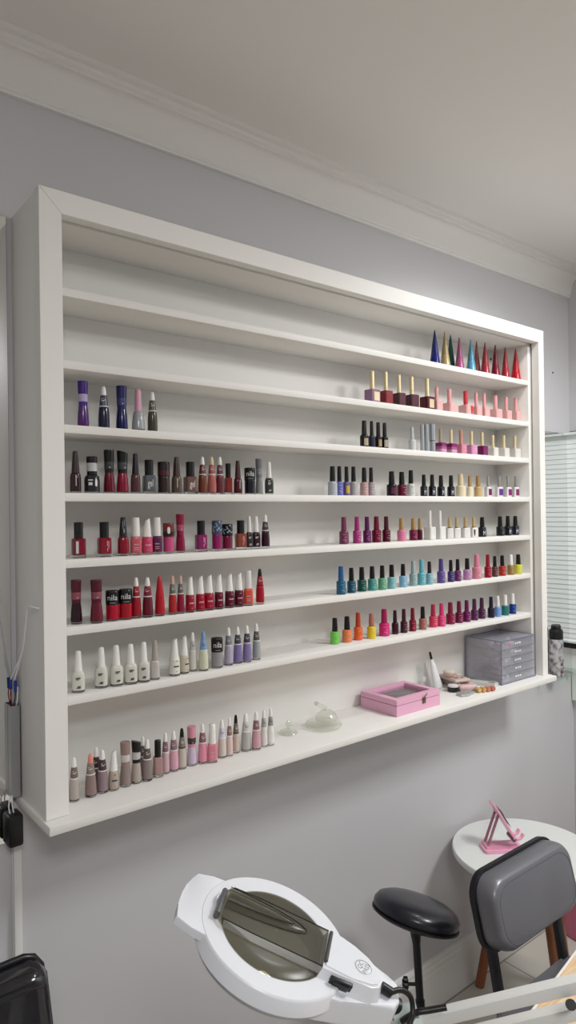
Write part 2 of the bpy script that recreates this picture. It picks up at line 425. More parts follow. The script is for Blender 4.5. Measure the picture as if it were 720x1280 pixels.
        P('print', ('m',), lambda: marks(.83, [(.1,.70,.7,.012),(.1,.66,.5,.012),(.15,.60,.25,.02)]), mat('pale_print', (200,190,195), .5))
    elif st == 'B':
        P('glass_base', ('gb',), lambda: lathe([(a*.97,b) for a,b in GB]), M_glass)
        P('bottle', ('b',), lambda: lathe([(.90,.055),(.97,.062),(.98,.10),(.98,.50),(.94,.54)]), mb)
        P('cap', ('c',), lambda: lathe([(.98,.535),(1.02,.54),(1.02,.955),(.98,.985),(.88,1)]), mc)
        if mark == 'nila': P('cap_lettering', ('nila',), lambda: text_wrap('nila', .26, 1.03, .77, 4.4), M_paper); P('print', ('m',), lambda: marks(1.04, [(.05,.60,.9,.02)]), mat('pale_print', (150,150,150), .5))
        elif mark == 'spots': P('cap_pattern', ('sp',), lambda: marks(1.03, [(random.uniform(-1.2,1.2),random.uniform(.58,.93),random.uniform(.1,.35),random.uniform(.02,.06)) for _ in range(16)]), mat('pale_print', (160,180,200), .5))
        elif mark == 'dot':
            P('cap_band', ('tb',), lambda: lathe([(1.03,.90),(1.035,.91),(1.035,.96),(.98,.995),(.88,1.005)]), mband)
            P('cap_emblem', ('dt',), lambda: marks(1.04, [(.1,.76,.5,.16),(.1,.76,.36,.22)]), M_paper)
        elif band: P('cap_band', ('tb',), lambda: lathe([(1.03,.58),(1.035,.60),(1.035,.70),(1.03,.72)]), mband)
    elif st == 'Q':
        P('glass_base', ('gb',), lambda: lathe([(a*1.0,b*1.35) for a,b in GB], 32, sq=7), M_glass)
        P('bottle', ('b',), lambda: lathe([(.84,.075),(.90,.085),(.92,.12),(.92,.48),(.90,.52),(.80,.545),(.45,.55)], 32, sq=7), mb)
        P('cap', ('c',), lambda: lathe([(.66,.545),(.68,.55),(.68,.985),(.64,1)]), mc)
        if mark == 'gel': P('lettering', ('gel',), lambda: text_wrap('gel', .30, .93, .31, 2.9, 1), M_paper)
        elif band: P('side_label', ('sl',), lambda: marks(.93, [(-.55,.30,.45,.34)], 1), mband)
        elif mark: P('print', ('m',), lambda: marks(.93, [(.25,.38,.14,.16),(.45,.34,.12,.22),(.25,.2,.14,.1)], 1), mat('pale_print', (205,150,165), .5))
    elif st == 'P':
        P('glass_base', ('gb',), lambda: lathe([(a*.97,b) for a,b in GB]), M_glass)
        P('bottle', ('b',), lambda: lathe([(.90,.052),(.98,.062),(1,.10),(.92,.28),(.76,.42),(.62,.465)]), mb)
        P('cap', ('c',), lambda: lathe([(.50,.465),(.55,.475),(.52,.70),(.46,.93),(.38,.985),(.22,1)]), mc)
    elif st == 'U':
        P('glass_base', ('gb',), lambda: lathe([(a*.97,b) for a,b in GB]), M_glass)
        P('bottle', ('b',), lambda: lathe([(.90,.055),(.98,.065),(1,.14),(1,.36),(.92,.45),(.70,.50)]), mb)
        P('cap', ('c',), lambda: lathe([(.62,.50),(.64,.51),(.66,.80),(.70,.84),(.70,.98),(.66,1)]), mc)
        P('cap_label', ('cl',), lambda: lathe([(.655,.60),(.675,.605),(.685,.83),(.67,.835)], cap=False), mband)
        P('print', ('m',), lambda: marks(1.0, [(0,.36,.6,.03),(0,.26,.5,.08)]), M_paper)
        P('sticker', ('st',), lambda: marks(1.01, [(.75,.28,.3,.14),(.75,.28,.2,.18)]), M_paper)
    elif st == 'G':
        P('bottle', ('b',), lambda: lathe([(.92,0),(1,.012),(1,.40),(.97,.44),(.86,.47),(.62,.485)]), mb)
        P('cap', ('c',), lambda: lathe([(.58,.485),(.60,.495),(.54,.80),(.49,.985),(.44,1)]), mc)
        if mark == 'M': P('lettering', ('M',), lambda: text_wrap('M', .34, 1.0, .17, 2.6), mat('pale_print', (215,215,230), .5)); P('print', ('m2',), lambda: marks(1.0, [(0,.36,.7,.014)]), mat('pale_print', (140,140,150), .5))
        elif mark == 'tag': P('label_patch', ('tg',), lambda: marks(1.0, [(.2,.22,1.1,.26)]), mband)
        elif mark in (1,3):
            lum = sum(bc)/3
            c = tuple(min(255,int(v*.6+100)) for v in bc) if lum < 190 else (110,100,100)
            if mark == 1: P('print', ('m1',), lambda: marks(1.0, [(0,.35,.8,.02),(.25,.25,.5,.03),(.1,.16,.7,.03),(.3,.10,.5,.02)]), mat('pale_print', c, .5))
            else: P('print', ('m3',), lambda: marks(1.0, [(0,.35,.7,.016),(.1,.13,.6,.016)]), mat('pale_print', c, .5))
    elif st == 'X':
        prof = [(.95,0),(1,.01),(.98,.05),(.80,.26),(.80,.262),(.76,.268),(.76,.275),(.79,.28),(.74,.33),(.70,.335),(.72,.345)]
        P('bottle', ('b',), lambda: lathe(prof, 20), mb)
        P('cap', ('c',), lambda: lathe([(.72,.345),(.64,.44),(.44,.66),(.22,.88),(.10,.985),(.04,1)], 20), mat('cone_cap', tuple(v*.9 for v in bc) if cc is None else cc, .32, metal=.15, coat=.3, gain=.85))
    elif st == 'H':
        P('bottle', ('b',), lambda: lathe([(.96,0),(1,.012),(1,.415),(.96,.430),(.45,.435)], 32, sq=14), mb)
        pink = cc[0] > 190 and cc[1] < 160
        P('collar', ('k',), lambda: lathe([(.40,.435),(.41,.44),(.41,.535),(.37,.545)]), mc)
        P('cap', ('c',), lambda: lathe([(.37,.545),(.38,.55),(.38,.985),(.35,1)] if not pink else [(.46,.60),(.47,.61),(.47,.985),(.43,1)], 20), mc) if not pink else P('cap', ('cp',), lambda: lathe([(.37,.545),(.43,.55),(.42,.985),(.38,1)]), mc)
        if mark == 'ombre': P('pale_foot', ('of',), lambda: lathe([(1.004,.004),(1.008,.01),(1.008,.17),(1.004,.175)], 32, sq=14, cap=False), mband); P('mid_band', ('om',), lambda: lathe([(1.004,.176),(1.007,.178),(1.007,.28),(1.004,.282)], 32, sq=14, cap=False), mat('polish', (188,95,152), .16, coat=.6, gain=g))
        elif mark == 'gold': P('label_patch', ('gp',), lambda: marks(1.0, [(0,.22,1.3,.26)], 1), M_gold)
        elif mark == 'nail': P('nail_mark', ('nl',), lambda: marks(1.0, [(.45,.30,.6,.20),(.45,.16,.44,.10),(.45,.09,.26,.06)], 1), mat('red_nail', (205,20,40), .3))
        elif mark in (1,2): P('print', ('hm',), lambda: marks(1.0, [(.3,.36,.5,.02),(.3,.28,.5,.02),(.3,.18,.5,.02)], 1), mat('pale_print', (205,200,196) if mark == 2 else (235,190,205), .5))
    elif st == 'V':
        P('bottle', ('b',), lambda: lathe([(.95,0),(1,.012),(1,.44),(.95,.47),(.60,.48)], 28, sq=5), mb)
        P('neck', ('n',), lambda: lathe([(.55,.475),(.56,.48),(.56,.51),(.50,.515)]), M_ink if cc[0] != 170 else mc)
        P('cap', ('c',), lambda: lathe([(.50,.51),(.52,.52),(.44,.80),(.40,.985),(.34,1)]), mc)
        if mark == 'tag': P('label_patch', ('tg',), lambda: marks(1.0, [(.25,.23,1.2,.30)], 1), mband)
        elif mark == 'nail': P('nail_mark', ('nl',), lambda: marks(1.0, [(-.3,.30,.5,.16),(-.3,.18,.4,.12),(-.3,.10,.24,.06)], 1), mband)
    elif st == 'L':
        mL = mat('silver_tube', bc, .28, metal=.8)
        P('tube_body', ('b',), lambda: lathe([(.92,0),(1,.01),(1,.40),(.96,.405)]), mL)
        P('seam', ('s',), lambda: lathe([(.93,.405),(.96,.407),(.96,.425),(.93,.427)]), M_black if band else mL)
        P('cap', ('c',), lambda: lathe([(.96,.427),(1,.43),(1,.985),(.92,1)]), mL)
ORD = ['first','second','third','fourth','fifth','sixth','seventh','eighth','ninth','tenth','eleventh','twelfth','thirteenth','fourteenth','fifteenth','sixteenth','seventeenth','eighteenth','nineteenth','twentieth','twenty-first','twenty-second','twenty-third']
ROWN = ['top shelf','second shelf','third shelf','fourth shelf','fifth shelf','sixth shelf','seventh shelf','bottom ledge']
ZS = [2.0755,1.932,1.8044,1.669,1.5365,1.403,1.265,Z0]
ROWS = [
 (2, 'left', [
  ('T', 0.1135, -0.0950, 0.0972, 0.01161, (88, 40, 118), (62, 30, 128), (190, 175, 215), 0, 'purple polish with tall violet cap and silver label'),
  ('C', 0.1589, -0.0950, 0.0921, 0.01185, (38, 38, 66), (232, 230, 226), (82, 84, 100), 0, 'navy polish, white tip, slate band'),
  ('T', 0.1997, -0.0950, 0.0965, 0.01249, (22, 26, 88), (25, 30, 92), (58, 66, 120), 0, 'royal blue polish with tall blue cap'),
  ('P', 0.2385, -0.0950, 0.0954, 0.01445, (150, 154, 158), (205, 155, 175), None, 0, 'silver glitter polish with pale pink cap'),
  ('C', 0.2729, -0.0950, 0.0919, 0.01110, (74, 74, 58), (232, 230, 226), (92, 92, 78), 0, 'dark olive polish with white tip and olive band'),
 ]),
 (3, 'left', [
  ('N', 0.0956, -0.0950, 0.0874, 0.01111, (52, 24, 30), (48, 24, 30), None, 1, 'dark maroon polish with maroon tapered cap'),
  ('U', 0.1309, -0.0950, 0.0773, 0.01588, (42, 40, 50), (16, 16, 18), (205, 205, 208), 1, 'squat charcoal polish with black cap and silver label'),
  ('T', 0.1690, -0.0950, 0.0932, 0.01190, (110, 14, 38), (16, 16, 18), (60, 60, 62), 0, 'red polish with tall black barrel cap'),
  ('TS', 0.1994, -0.0950, 0.0930, 0.01291, (142, 20, 52), (16, 16, 18), (70, 70, 72), 0, 'crimson flared polish with black slanted cap'),
  ('N', 0.2300, -0.0950, 0.0885, 0.01047, (92, 56, 60), (26, 24, 36), None, 0, 'dusty brown polish with black tapered cap'),
  ('Q', 0.2626, -0.0950, 0.0758, 0.01393, (98, 103, 108), (16, 16, 18), None, 'gel', 'grey square polish lettered gel with black cap'),
  ('B', 0.2990, -0.0950, 0.0726, 0.01347, (56, 40, 40), (40, 24, 26), (90, 30, 36), 0, 'dark brown polish with dark sleeve cap'),
  ('N', 0.3319, -0.0950, 0.0847, 0.01183, (98, 82, 70), (66, 40, 42), None, 1, 'metallic taupe polish with brown tapered cap'),
  ('Q', 0.3678, -0.0950, 0.0751, 0.01454, (122, 92, 86), (16, 16, 18), None, 'gel', 'taupe glitter square polish lettered gel with black cap'),
  ('C', 0.4007, -0.0950, 0.0887, 0.01075, (122, 62, 40), (232, 230, 226), (112, 58, 44), 0, 'terracotta polish with white tip and brown band'),
  ('C', 0.4263, -0.0950, 0.0898, 0.01086, (168, 78, 72), (205, 190, 150), (160, 82, 80), 0, 'coral polish with cream tip'),
  ('C', 0.4493, -0.0950, 0.0900, 0.01048, (112, 54, 64), (232, 230, 226), (105, 58, 66), 0, 'mauve polish with white tip'),
  ('Q', 0.4729, -0.0950, 0.0752, 0.00952, (142, 46, 40), (16, 16, 18), None, 0, 'brick red narrow polish with black cap'),
  ('N', 0.5010, -0.0950, 0.0832, 0.01021, (86, 26, 40), (70, 30, 36), None, 1, 'wine polish with brown tapered cap'),
  ('B', 0.5366, -0.0950, 0.0668, 0.01330, (28, 28, 40), (24, 24, 34), None, 'nila', 'black polish with lettered black sleeve cap'),
  ('T', 0.5649, -0.0950, 0.0904, 0.00946, (120, 120, 122), (112, 112, 116), (140, 140, 142), 0, 'all grey slim polish'),
  ('W', 0.5963, -0.0950, 0.0836, 0.01108, (66, 72, 66), (232, 230, 226), None, 1, 'grey green polish with white tapered cap'),
 ]),
 (4, 'left', [
  ('Q', 0.1005, -0.0950, 0.0733, 0.01336, (128, 16, 46), (16, 16, 18), (210, 210, 205), 0, 'crimson square polish with white side label'),
  ('Q', 0.1563, -0.0950, 0.0730, 0.01407, (142, 22, 46), (16, 16, 18), None, 1, 'ruby square polish with wide black cap'),
  ('N', 0.1993, -0.0950, 0.0825, 0.01205, (145, 16, 42), (34, 34, 38), (150, 150, 155), 0, 'dark red polish with silver streaked black cap'),
  ('W2', 0.2293, -0.0950, 0.0814, 0.01177, (192, 72, 84), (232, 230, 226), None, 1, 'coral pink polish with straight white cap'),
  ('S', 0.2562, -0.0950, 0.0793, 0.01217, (192, 46, 86), (232, 230, 226), None, 1, 'raspberry polish with slanted white cap'),
  ('W2', 0.2813, -0.0950, 0.0807, 0.01051, (98, 42, 86), (232, 230, 226), None, 1, 'plum polish with straight white cap'),
  ('B', 0.3092, -0.0950, 0.0677, 0.01217, (192, 52, 112), (122, 42, 38), (16, 16, 18), 'dot', 'magenta polish with brick sleeve cap'),
  ('T', 0.3395, -0.0950, 0.0879, 0.01049, (142, 15, 62), (150, 16, 66), (185, 90, 120), 0, 'all raspberry tall polish'),
  ('Q', 0.3946, -0.0950, 0.0716, 0.01343, (145, 36, 102), (16, 16, 18), None, 1, 'magenta square polish with black cap'),
  ('B', 0.4389, -0.0950, 0.0716, 0.01215, (160, 32, 106), (70, 86, 110), (16, 16, 18), 'spots', 'magenta polish with blue patterned sleeve cap'),
  ('B', 0.4683, -0.0950, 0.0627, 0.01248, (125, 26, 60), (16, 16, 18), None, 'spots', 'burgundy polish with speckled black sleeve cap'),
  ('Q', 0.5072, -0.0950, 0.0705, 0.01383, (152, 74, 52), (16, 16, 18), None, 1, 'terracotta square polish with black cap'),
  ('W', 0.5334, -0.0950, 0.0803, 0.00883, (62, 57, 62), (232, 230, 226), None, 1, 'smoky polish with white tapered cap and silver label'),
  ('W', 0.5542, -0.0950, 0.0797, 0.01041, (55, 25, 40), (232, 230, 226), None, 1, 'black cherry polish with white tapered cap'),
  ('C', 0.5826, -0.0950, 0.0837, 0.01082, (58, 18, 38), (232, 230, 226), (72, 62, 66), 0, 'aubergine polish with white tip and grey band'),
 ]),
 (5, 'left', [
  ('T', 0.0900, -0.1050, 0.0895, 0.01142, (42, 10, 24), (86, 16, 36), (150, 80, 95), 0, 'blackish red polish with tall maroon cap'),
  ('T', 0.1256, -0.1223, 0.0885, 0.01269, (110, 24, 46), (86, 16, 36), (150, 80, 95), 0, 'burgundy polish with tall maroon cap'),
  ('B', 0.1634, -0.1158, 0.0632, 0.01378, (188, 16, 46), (16, 16, 18), None, 'nila', 'bright red polish with lettered black sleeve cap'),
  ('B', 0.1917, -0.1188, 0.0639, 0.01384, (178, 15, 36), (16, 16, 18), None, 'nila', 'scarlet polish with lettered black sleeve cap'),
  ('C', 0.2171, -0.1176, 0.0864, 0.01028, (166, 20, 42), (232, 230, 226), (166, 24, 46), 0, 'red polish with white tip and red band'),
  ('C', 0.2407, -0.1238, 0.0853, 0.01121, (110, 20, 46), (232, 230, 226), (140, 30, 60), 0, 'burgundy polish with white tip and burgundy band'),
  ('K', 0.2697, -0.1242, 0.0863, 0.01081, (192, 20, 42), (192, 20, 42), None, 0, 'all red smooth cone shaped polish'),
  ('C', 0.3004, -0.1257, 0.0849, 0.00927, (186, 42, 42), (196, 160, 150), (120, 118, 108), 0, 'tomato red polish with beige tip and grey band'),
  ('C', 0.3208, -0.1255, 0.0841, 0.00847, (150, 20, 60), (196, 160, 150), (110, 108, 100), 0, 'crimson polish with beige tip and grey band'),
  ('S', 0.3455, -0.1244, 0.0809, 0.01063, (172, 20, 50), (232, 230, 226), None, 1, 'cherry red polish with slanted white cap'),
  ('S', 0.3731, -0.1234, 0.0804, 0.01094, (172, 20, 50), (232, 230, 226), None, 1, 'cherry red polish with slanted white cap'),
  ('S', 0.3968, -0.1232, 0.0813, 0.01176, (176, 20, 54), (232, 230, 226), None, 1, 'cherry red polish with slanted white cap'),
  ('S', 0.4229, -0.1243, 0.0809, 0.01068, (110, 20, 46), (232, 230, 226), None, 1, 'wine polish with slanted white cap'),
  ('S', 0.4528, -0.1237, 0.0800, 0.01129, (100, 16, 46), (232, 230, 226), None, 1, 'wine polish with slanted white cap'),
  ('S', 0.4801, -0.1234, 0.0803, 0.01158, (100, 16, 46), (232, 230, 226), None, 1, 'wine polish with slanted white cap'),
  ('W2', 0.5071, -0.1240, 0.0829, 0.01105, (218, 62, 42), (215, 213, 210), None, 1, 'orange red polish with pearly white cap'),
  ('C', 0.5418, -0.1245, 0.0860, 0.01050, (176, 20, 46), (16, 16, 18), (170, 30, 55), 0, 'red polish with black tip'),
 ]),
 (6, 'left', [
  ('W', 0.0913, -0.1081, 0.0833, 0.01304, (205, 203, 192), (232, 230, 226), None, 2, 'clear cream polish with white tapered cap'),
  ('W', 0.1424, -0.1044, 0.0834, 0.01336, (205, 203, 192), (232, 230, 226), None, 2, 'clear cream polish with white tapered cap'),
  ('W', 0.1728, -0.1104, 0.0843, 0.01350, (205, 203, 192), (232, 230, 226), None, 2, 'clear cream polish with white tapered cap'),
  ('W', 0.2031, -0.1158, 0.0838, 0.01364, (205, 203, 192), (232, 230, 226), None, 2, 'clear cream polish with white tapered cap'),
  ('W', 0.2314, -0.1204, 0.0849, 0.01274, (205, 203, 192), (232, 230, 226), None, 2, 'clear cream polish with white tapered cap'),
  ('N', 0.2592, -0.1185, 0.0849, 0.01029, (186, 180, 176), (168, 158, 152), None, 2, 'clear polish with taupe cone cap and printed label'),
  ('S', 0.3087, -0.1155, 0.0825, 0.01248, (222, 220, 206), (232, 230, 226), None, 2, 'ivory polish with slanted white cap'),
  ('S', 0.3360, -0.1122, 0.0840, 0.01066, (192, 182, 166), (232, 230, 226), None, 2, 'beige polish with slanted white cap'),
  ('C', 0.3619, -0.1059, 0.0881, 0.00952, (202, 197, 187), (232, 230, 226), (190, 188, 184), 0, 'cream polish with white tip and patterned white band'),
  ('C', 0.3828, -0.1185, 0.0894, 0.01101, (206, 206, 176), (120, 152, 190), (125, 160, 195), 0, 'pale yellow polish with sky blue cap'),
  ('B', 0.4230, -0.1131, 0.0697, 0.01346, (134, 134, 136), (16, 16, 18), None, 'nila', 'grey polish with lettered black sleeve cap'),
  ('C', 0.4577, -0.1100, 0.0889, 0.01063, (166, 156, 178), (232, 230, 226), (130, 128, 134), 0, 'pale lilac polish with white tip and grey band'),
  ('C', 0.4855, -0.1078, 0.0873, 0.01056, (110, 94, 152), (232, 230, 226), (74, 66, 84), 0, 'violet polish with white tip and dark band'),
  ('C', 0.5104, -0.1112, 0.0876, 0.01084, (116, 100, 152), (232, 230, 226), (74, 66, 84), 0, 'violet polish with white tip and dark band'),
  ('C', 0.5429, -0.1055, 0.0884, 0.01022, (142, 148, 148), (232, 230, 226), (96, 88, 86), 0, 'grey green polish with white tip and brown band'),
 ]),
 (7, 'left', [
  ('C', 0.0778, -0.1136, 0.0868, 0.01001, (166, 156, 148), (232, 230, 226), (120, 105, 98), 0, 'taupe polish with white tip and patterned band'),
  ('C', 0.1124, -0.1136, 0.0869, 0.01148, (126, 101, 98), (215, 140, 125), (140, 125, 118), 0, 'cocoa polish with salmon pink tip'),
  ('C', 0.1350, -0.0891, 0.0879, 0.00980, (115, 90, 98), (232, 230, 226), (74, 52, 58), 0, 'mauve polish with white tip, partly hidden behind another'),
  ('C', 0.1393, -0.1105, 0.0870, 0.01121, (130, 106, 112), (232, 230, 226), (78, 56, 62), 0, 'mauve polish with white tip and dark plum band'),
  ('S', 0.1624, -0.1133, 0.0830, 0.01073, (168, 152, 136), (232, 230, 226), None, 2, 'sand beige polish with slanted white cap'),
  ('T', 0.1912, -0.1094, 0.0921, 0.01174, (130, 111, 106), (142, 120, 114), (205, 195, 190), 0, 'taupe polish with tall taupe cap and white band'),
  ('TS', 0.2163, -0.1095, 0.0910, 0.01101, (166, 152, 142), (16, 16, 18), (190, 188, 186), 0, 'greige polish with slanted black cap and silver label'),
  ('C', 0.2404, -0.0926, 0.0889, 0.00935, (128, 110, 106), (232, 230, 226), (100, 88, 84), 0, 'taupe polish with white tip, hidden behind another'),
  ('C', 0.2401, -0.1137, 0.0883, 0.01099, (120, 104, 101), (232, 230, 226), (96, 84, 82), 0, 'cocoa polish with white tip and brown band'),
  ('Q', 0.2678, -0.1095, 0.0790, 0.01025, (156, 116, 114), (16, 16, 18), None, 0, 'dusty rose square polish with black cap'),
  ('C', 0.2895, -0.1045, 0.0898, 0.00886, (192, 156, 162), (232, 230, 226), (136, 96, 108), 0, 'pale rose polish with white tip and plum band'),
  ('C', 0.3112, -0.1029, 0.0890, 0.01068, (206, 150, 166), (232, 230, 226), (140, 110, 116), 0, 'baby pink polish with white tip and mauve band'),
  ('C', 0.3325, -0.1029, 0.0905, 0.00987, (186, 174, 164), (16, 16, 18), (130, 120, 114), 0, 'greige polish with black tip'),
  ('T', 0.3610, -0.0979, 0.0877, 0.01139, (196, 176, 202), (208, 140, 156), (60, 56, 60), 0, 'lilac polish with pink cap and black band'),
  ('C', 0.3859, -0.1046, 0.0897, 0.01069, (218, 126, 152), (232, 230, 226), (142, 98, 106), 0, 'candy pink polish with white tip and mauve band'),
  ('W2', 0.4071, -0.1128, 0.0866, 0.01129, (214, 116, 136), (232, 230, 226), None, 1, 'rose pink polish with straight white cap'),
  ('C', 0.4402, -0.1034, 0.0885, 0.01048, (202, 192, 182), (232, 230, 226), (205, 200, 215), 0, 'ivory polish with white tip and lavender printed band'),
  ('C', 0.4592, -0.1071, 0.0906, 0.00807, (216, 186, 178), (232, 230, 226), (140, 110, 104), 0, 'pale peach polish with white tip'),
  ('C', 0.4824, -0.1000, 0.0909, 0.00866, (192, 172, 162), (16, 16, 18), (126, 108, 104), 0, 'beige polish with black tip and brown band'),
  ('C', 0.5095, -0.1030, 0.0894, 0.01223, (168, 168, 162), (232, 230, 226), (200, 200, 196), 0, 'silver grey polish with white tip and white band'),
  ('C', 0.5340, -0.1122, 0.0905, 0.01132, (196, 146, 152), (232, 230, 226), (140, 100, 110), 0, 'dusty pink polish with white tip and mauve band'),
  ('C', 0.5596, -0.1093, 0.0897, 0.00888, (216, 213, 208), (232, 230, 226), (170, 170, 168), 0, 'milky white polish with white tip and grey band'),
  ('C', 0.5785, -0.1120, 0.0906, 0.00893, (226, 224, 218), (232, 230, 226), (150, 150, 148), 0, 'milky white polish with dark printed band'),
 ]),
 (0, 'right', [
  ('X', 1.2487, -0.1000, 0.1122, 0.01644, (24, 34, 118), None, None, 0, 'navy blue tall cone bottle'),
  ('X', 1.2991, -0.1000, 0.1152, 0.01669, (190, 170, 122), None, None, 0, 'champagne gold tall cone bottle'),
  ('X', 1.3692, -0.0677, 0.1227, 0.01566, (18, 84, 84), None, None, 0, 'dark teal tall cone bottle'),
  ('X', 1.3723, -0.1000, 0.1086, 0.01549, (166, 86, 130), None, None, 0, 'mauve pink tall cone bottle'),
  ('X', 1.4334, -0.1000, 0.1116, 0.01671, (100, 166, 196), None, None, 0, 'light blue tall cone bottle'),
  ('X', 1.5084, -0.0690, 0.1227, 0.01452, (166, 92, 92), None, None, 0, 'rose brown tall cone bottle'),
  ('X', 1.5110, -0.1005, 0.1125, 0.01631, (162, 46, 60), None, None, 0, 'rose red tall cone bottle'),
  ('X', 1.5705, -0.1000, 0.1131, 0.01571, (125, 16, 40), None, None, 0, 'dark red tall cone bottle'),
  ('X', 1.6290, -0.1000, 0.1122, 0.01530, (168, 36, 50), None, None, 0, 'coral red tall cone bottle'),
  ('X', 1.6925, -0.1000, 0.1167, 0.01759, (192, 15, 36), None, None, 0, 'bright red tall cone bottle'),
 ]),
 (1, 'right', [
  ('H', 0.9726, -0.0950, 0.0951, 0.01753, (152, 108, 146), (196, 168, 105), None, 'gold', 'lilac square gel bottle with tall gold cap'),
  ('H', 1.0293, -0.0950, 0.0996, 0.01575, (152, 16, 32), (196, 168, 105), None, 0, 'red square gel bottle with tall gold cap'),
  ('H', 1.0867, -0.0950, 0.0979, 0.01497, (86, 15, 32), (196, 168, 105), None, 0, 'wine square gel bottle with tall gold cap'),
  ('H', 1.1432, -0.0950, 0.0988, 0.01686, (86, 20, 40), (196, 168, 105), None, 0, 'dark wine square gel bottle with tall gold cap'),
  ('H', 1.2147, -0.0950, 0.1011, 0.01779, (102, 15, 40), (196, 168, 105), None, 'gold', 'burgundy square gel bottle with gold label'),
  ('H', 1.2602, -0.0950, 0.0797, 0.01465, (234, 178, 176), (226, 160, 162), None, 0, 'pale pink block bottle with pink cap'),
  ('H', 1.3234, -0.0950, 0.0798, 0.01779, (234, 178, 176), (226, 160, 162), None, 0, 'pale pink block bottle with pink cap'),
  ('H', 1.4090, -0.0950, 0.0825, 0.01764, (234, 178, 176), (205, 60, 70), None, 'nail', 'pale pink block bottle with red nail mark'),
  ('H', 1.4653, -0.0950, 0.0829, 0.01493, (234, 178, 176), (226, 160, 162), None, 0, 'pale pink block bottle with pink cap'),
  ('H', 1.5098, -0.0950, 0.0847, 0.01451, (234, 178, 176), (226, 160, 162), None, 0, 'pale pink block bottle with pink cap'),
  ('H', 1.5739, -0.0950, 0.0840, 0.01785, (234, 178, 176), (226, 160, 162), None, 0, 'pale pink block bottle with pink cap'),
  ('H', 1.6374, -0.0950, 0.0853, 0.01502, (234, 178, 176), (226, 160, 162), None, 0, 'pale pink block bottle with pink cap'),
  ('H', 1.6972, -0.0950, 0.0882, 0.01462, (234, 178, 176), (226, 160, 162), None, 0, 'pale pink block bottle with pink cap'),
 ]),
 (2, 'right', [
  ('G', 0.9375, -0.0950, 0.0779, 0.01246, (30, 28, 30), (16, 16, 18), (205, 190, 160), 'tag', 'black gel bottle with beige label'),
  ('G', 0.9679, -0.0950, 0.0788, 0.00915, (50, 52, 78), (16, 16, 18), None, 0, 'slate blue gel bottle with black cap'),
  ('G', 0.9949, -0.0950, 0.0775, 0.01039, (28, 26, 26), (16, 16, 18), (190, 165, 120), 'tag', 'black gel bottle with tan label'),
  ('G', 1.0217, -0.0950, 0.0781, 0.01048, (28, 26, 26), (16, 16, 18), (200, 190, 170), 'tag', 'black gel bottle with cream label'),
  ('G', 1.1424, -0.0950, 0.0739, 0.01136, (205, 207, 208), (170, 174, 178), None, 0, 'silver gel bottle with silver cap'),
  ('L', 1.1884, -0.0950, 0.0854, 0.00613, (180, 184, 190), None, None, 0, 'silver lash tube'),
  ('L', 1.2092, -0.0950, 0.0884, 0.00691, (178, 182, 188), None, None, 0, 'silver lash tube'),
  ('L', 1.2372, -0.0950, 0.0904, 0.00920, (180, 184, 190), None, (16, 16, 18), 0, 'silver lash tube with black seam'),
  ('H', 1.2771, -0.0950, 0.0782, 0.01427, (140, 30, 106), (176, 162, 130), (226, 170, 205), 'ombre', 'purple ombre square gel bottle with gold cap'),
  ('H', 1.3296, -0.0950, 0.0792, 0.01426, (140, 30, 106), (196, 168, 105), (226, 170, 205), 'ombre', 'purple ombre square gel bottle with gold cap'),
  ('H', 1.3809, -0.0950, 0.0801, 0.01400, (216, 132, 156), (205, 150, 130), None, 1, 'rose pink square gel bottle with gold cap'),
  ('H', 1.4362, -0.0950, 0.0811, 0.01493, (216, 142, 186), (196, 168, 105), None, 1, 'lilac pink square gel bottle with gold cap'),
  ('H', 1.4951, -0.0950, 0.0807, 0.01470, (132, 20, 96), (196, 168, 105), None, 0, 'magenta square gel bottle with gold cap'),
  ('H', 1.5559, -0.0950, 0.0753, 0.01470, (226, 222, 216), (196, 168, 105), None, 2, 'white square gel bottle with gold cap'),
  ('H', 1.6199, -0.0950, 0.0782, 0.01495, (226, 222, 216), (196, 168, 105), None, 2, 'white square gel bottle with gold cap'),
  ('H', 1.6876, -0.0950, 0.0807, 0.01522, (226, 222, 216), (196, 168, 105), None, 2, 'white square gel bottle with gold cap'),
 ]),
 (3, 'right', [
  ('G', 0.8134, -0.0950, 0.0799, 0.01305, (182, 188, 194), (16, 16, 18), None, 0, 'clear grey gel bottle with black cap'),
  ('G', 0.8390, -0.0950, 0.0808, 0.01031, (106, 106, 184), (16, 16, 18), None, 1, 'lavender blue gel bottle with black cap'),
  ('G', 0.8662, -0.0950, 0.0808, 0.00996, (106, 92, 142), (16, 16, 18), (215, 180, 70), 'tag', 'purple gel bottle with yellow label'),
  ('G', 0.8928, -0.0950, 0.0817, 0.01116, (176, 172, 172), (16, 16, 18), None, 0, 'clear glitter gel bottle with black cap'),
  ('G', 0.9350, -0.0950, 0.0803, 0.01200, (196, 156, 156), (16, 16, 18), (80, 60, 60), 1, 'dusty pink gel bottle with black cap'),
  ('G', 0.9628, -0.0950, 0.0812, 0.01028, (160, 150, 156), (16, 16, 18), (60, 60, 66), 1, 'grey labelled gel bottle with black cap'),
  ('G', 1.0490, -0.0950, 0.0727, 0.01526, (24, 15, 24), (16, 16, 18), (110, 40, 70), 'tag', 'black gel bottle with wine label'),
  ('G', 1.0930, -0.0950, 0.0725, 0.01428, (112, 26, 52), (16, 16, 18), None, 1, 'wine gel bottle with black cap'),
  ('G', 1.1339, -0.0950, 0.0785, 0.01253, (212, 212, 208), (16, 16, 18), None, 3, 'white gel bottle with black cap'),
  ('G', 1.1935, -0.0950, 0.0670, 0.01104, (20, 20, 26), (16, 16, 18), None, 'M', 'black gel bottle with white lettering'),
  ('G', 1.2331, -0.0950, 0.0680, 0.01167, (20, 20, 26), (16, 16, 18), None, 'M', 'black gel bottle with white lettering'),
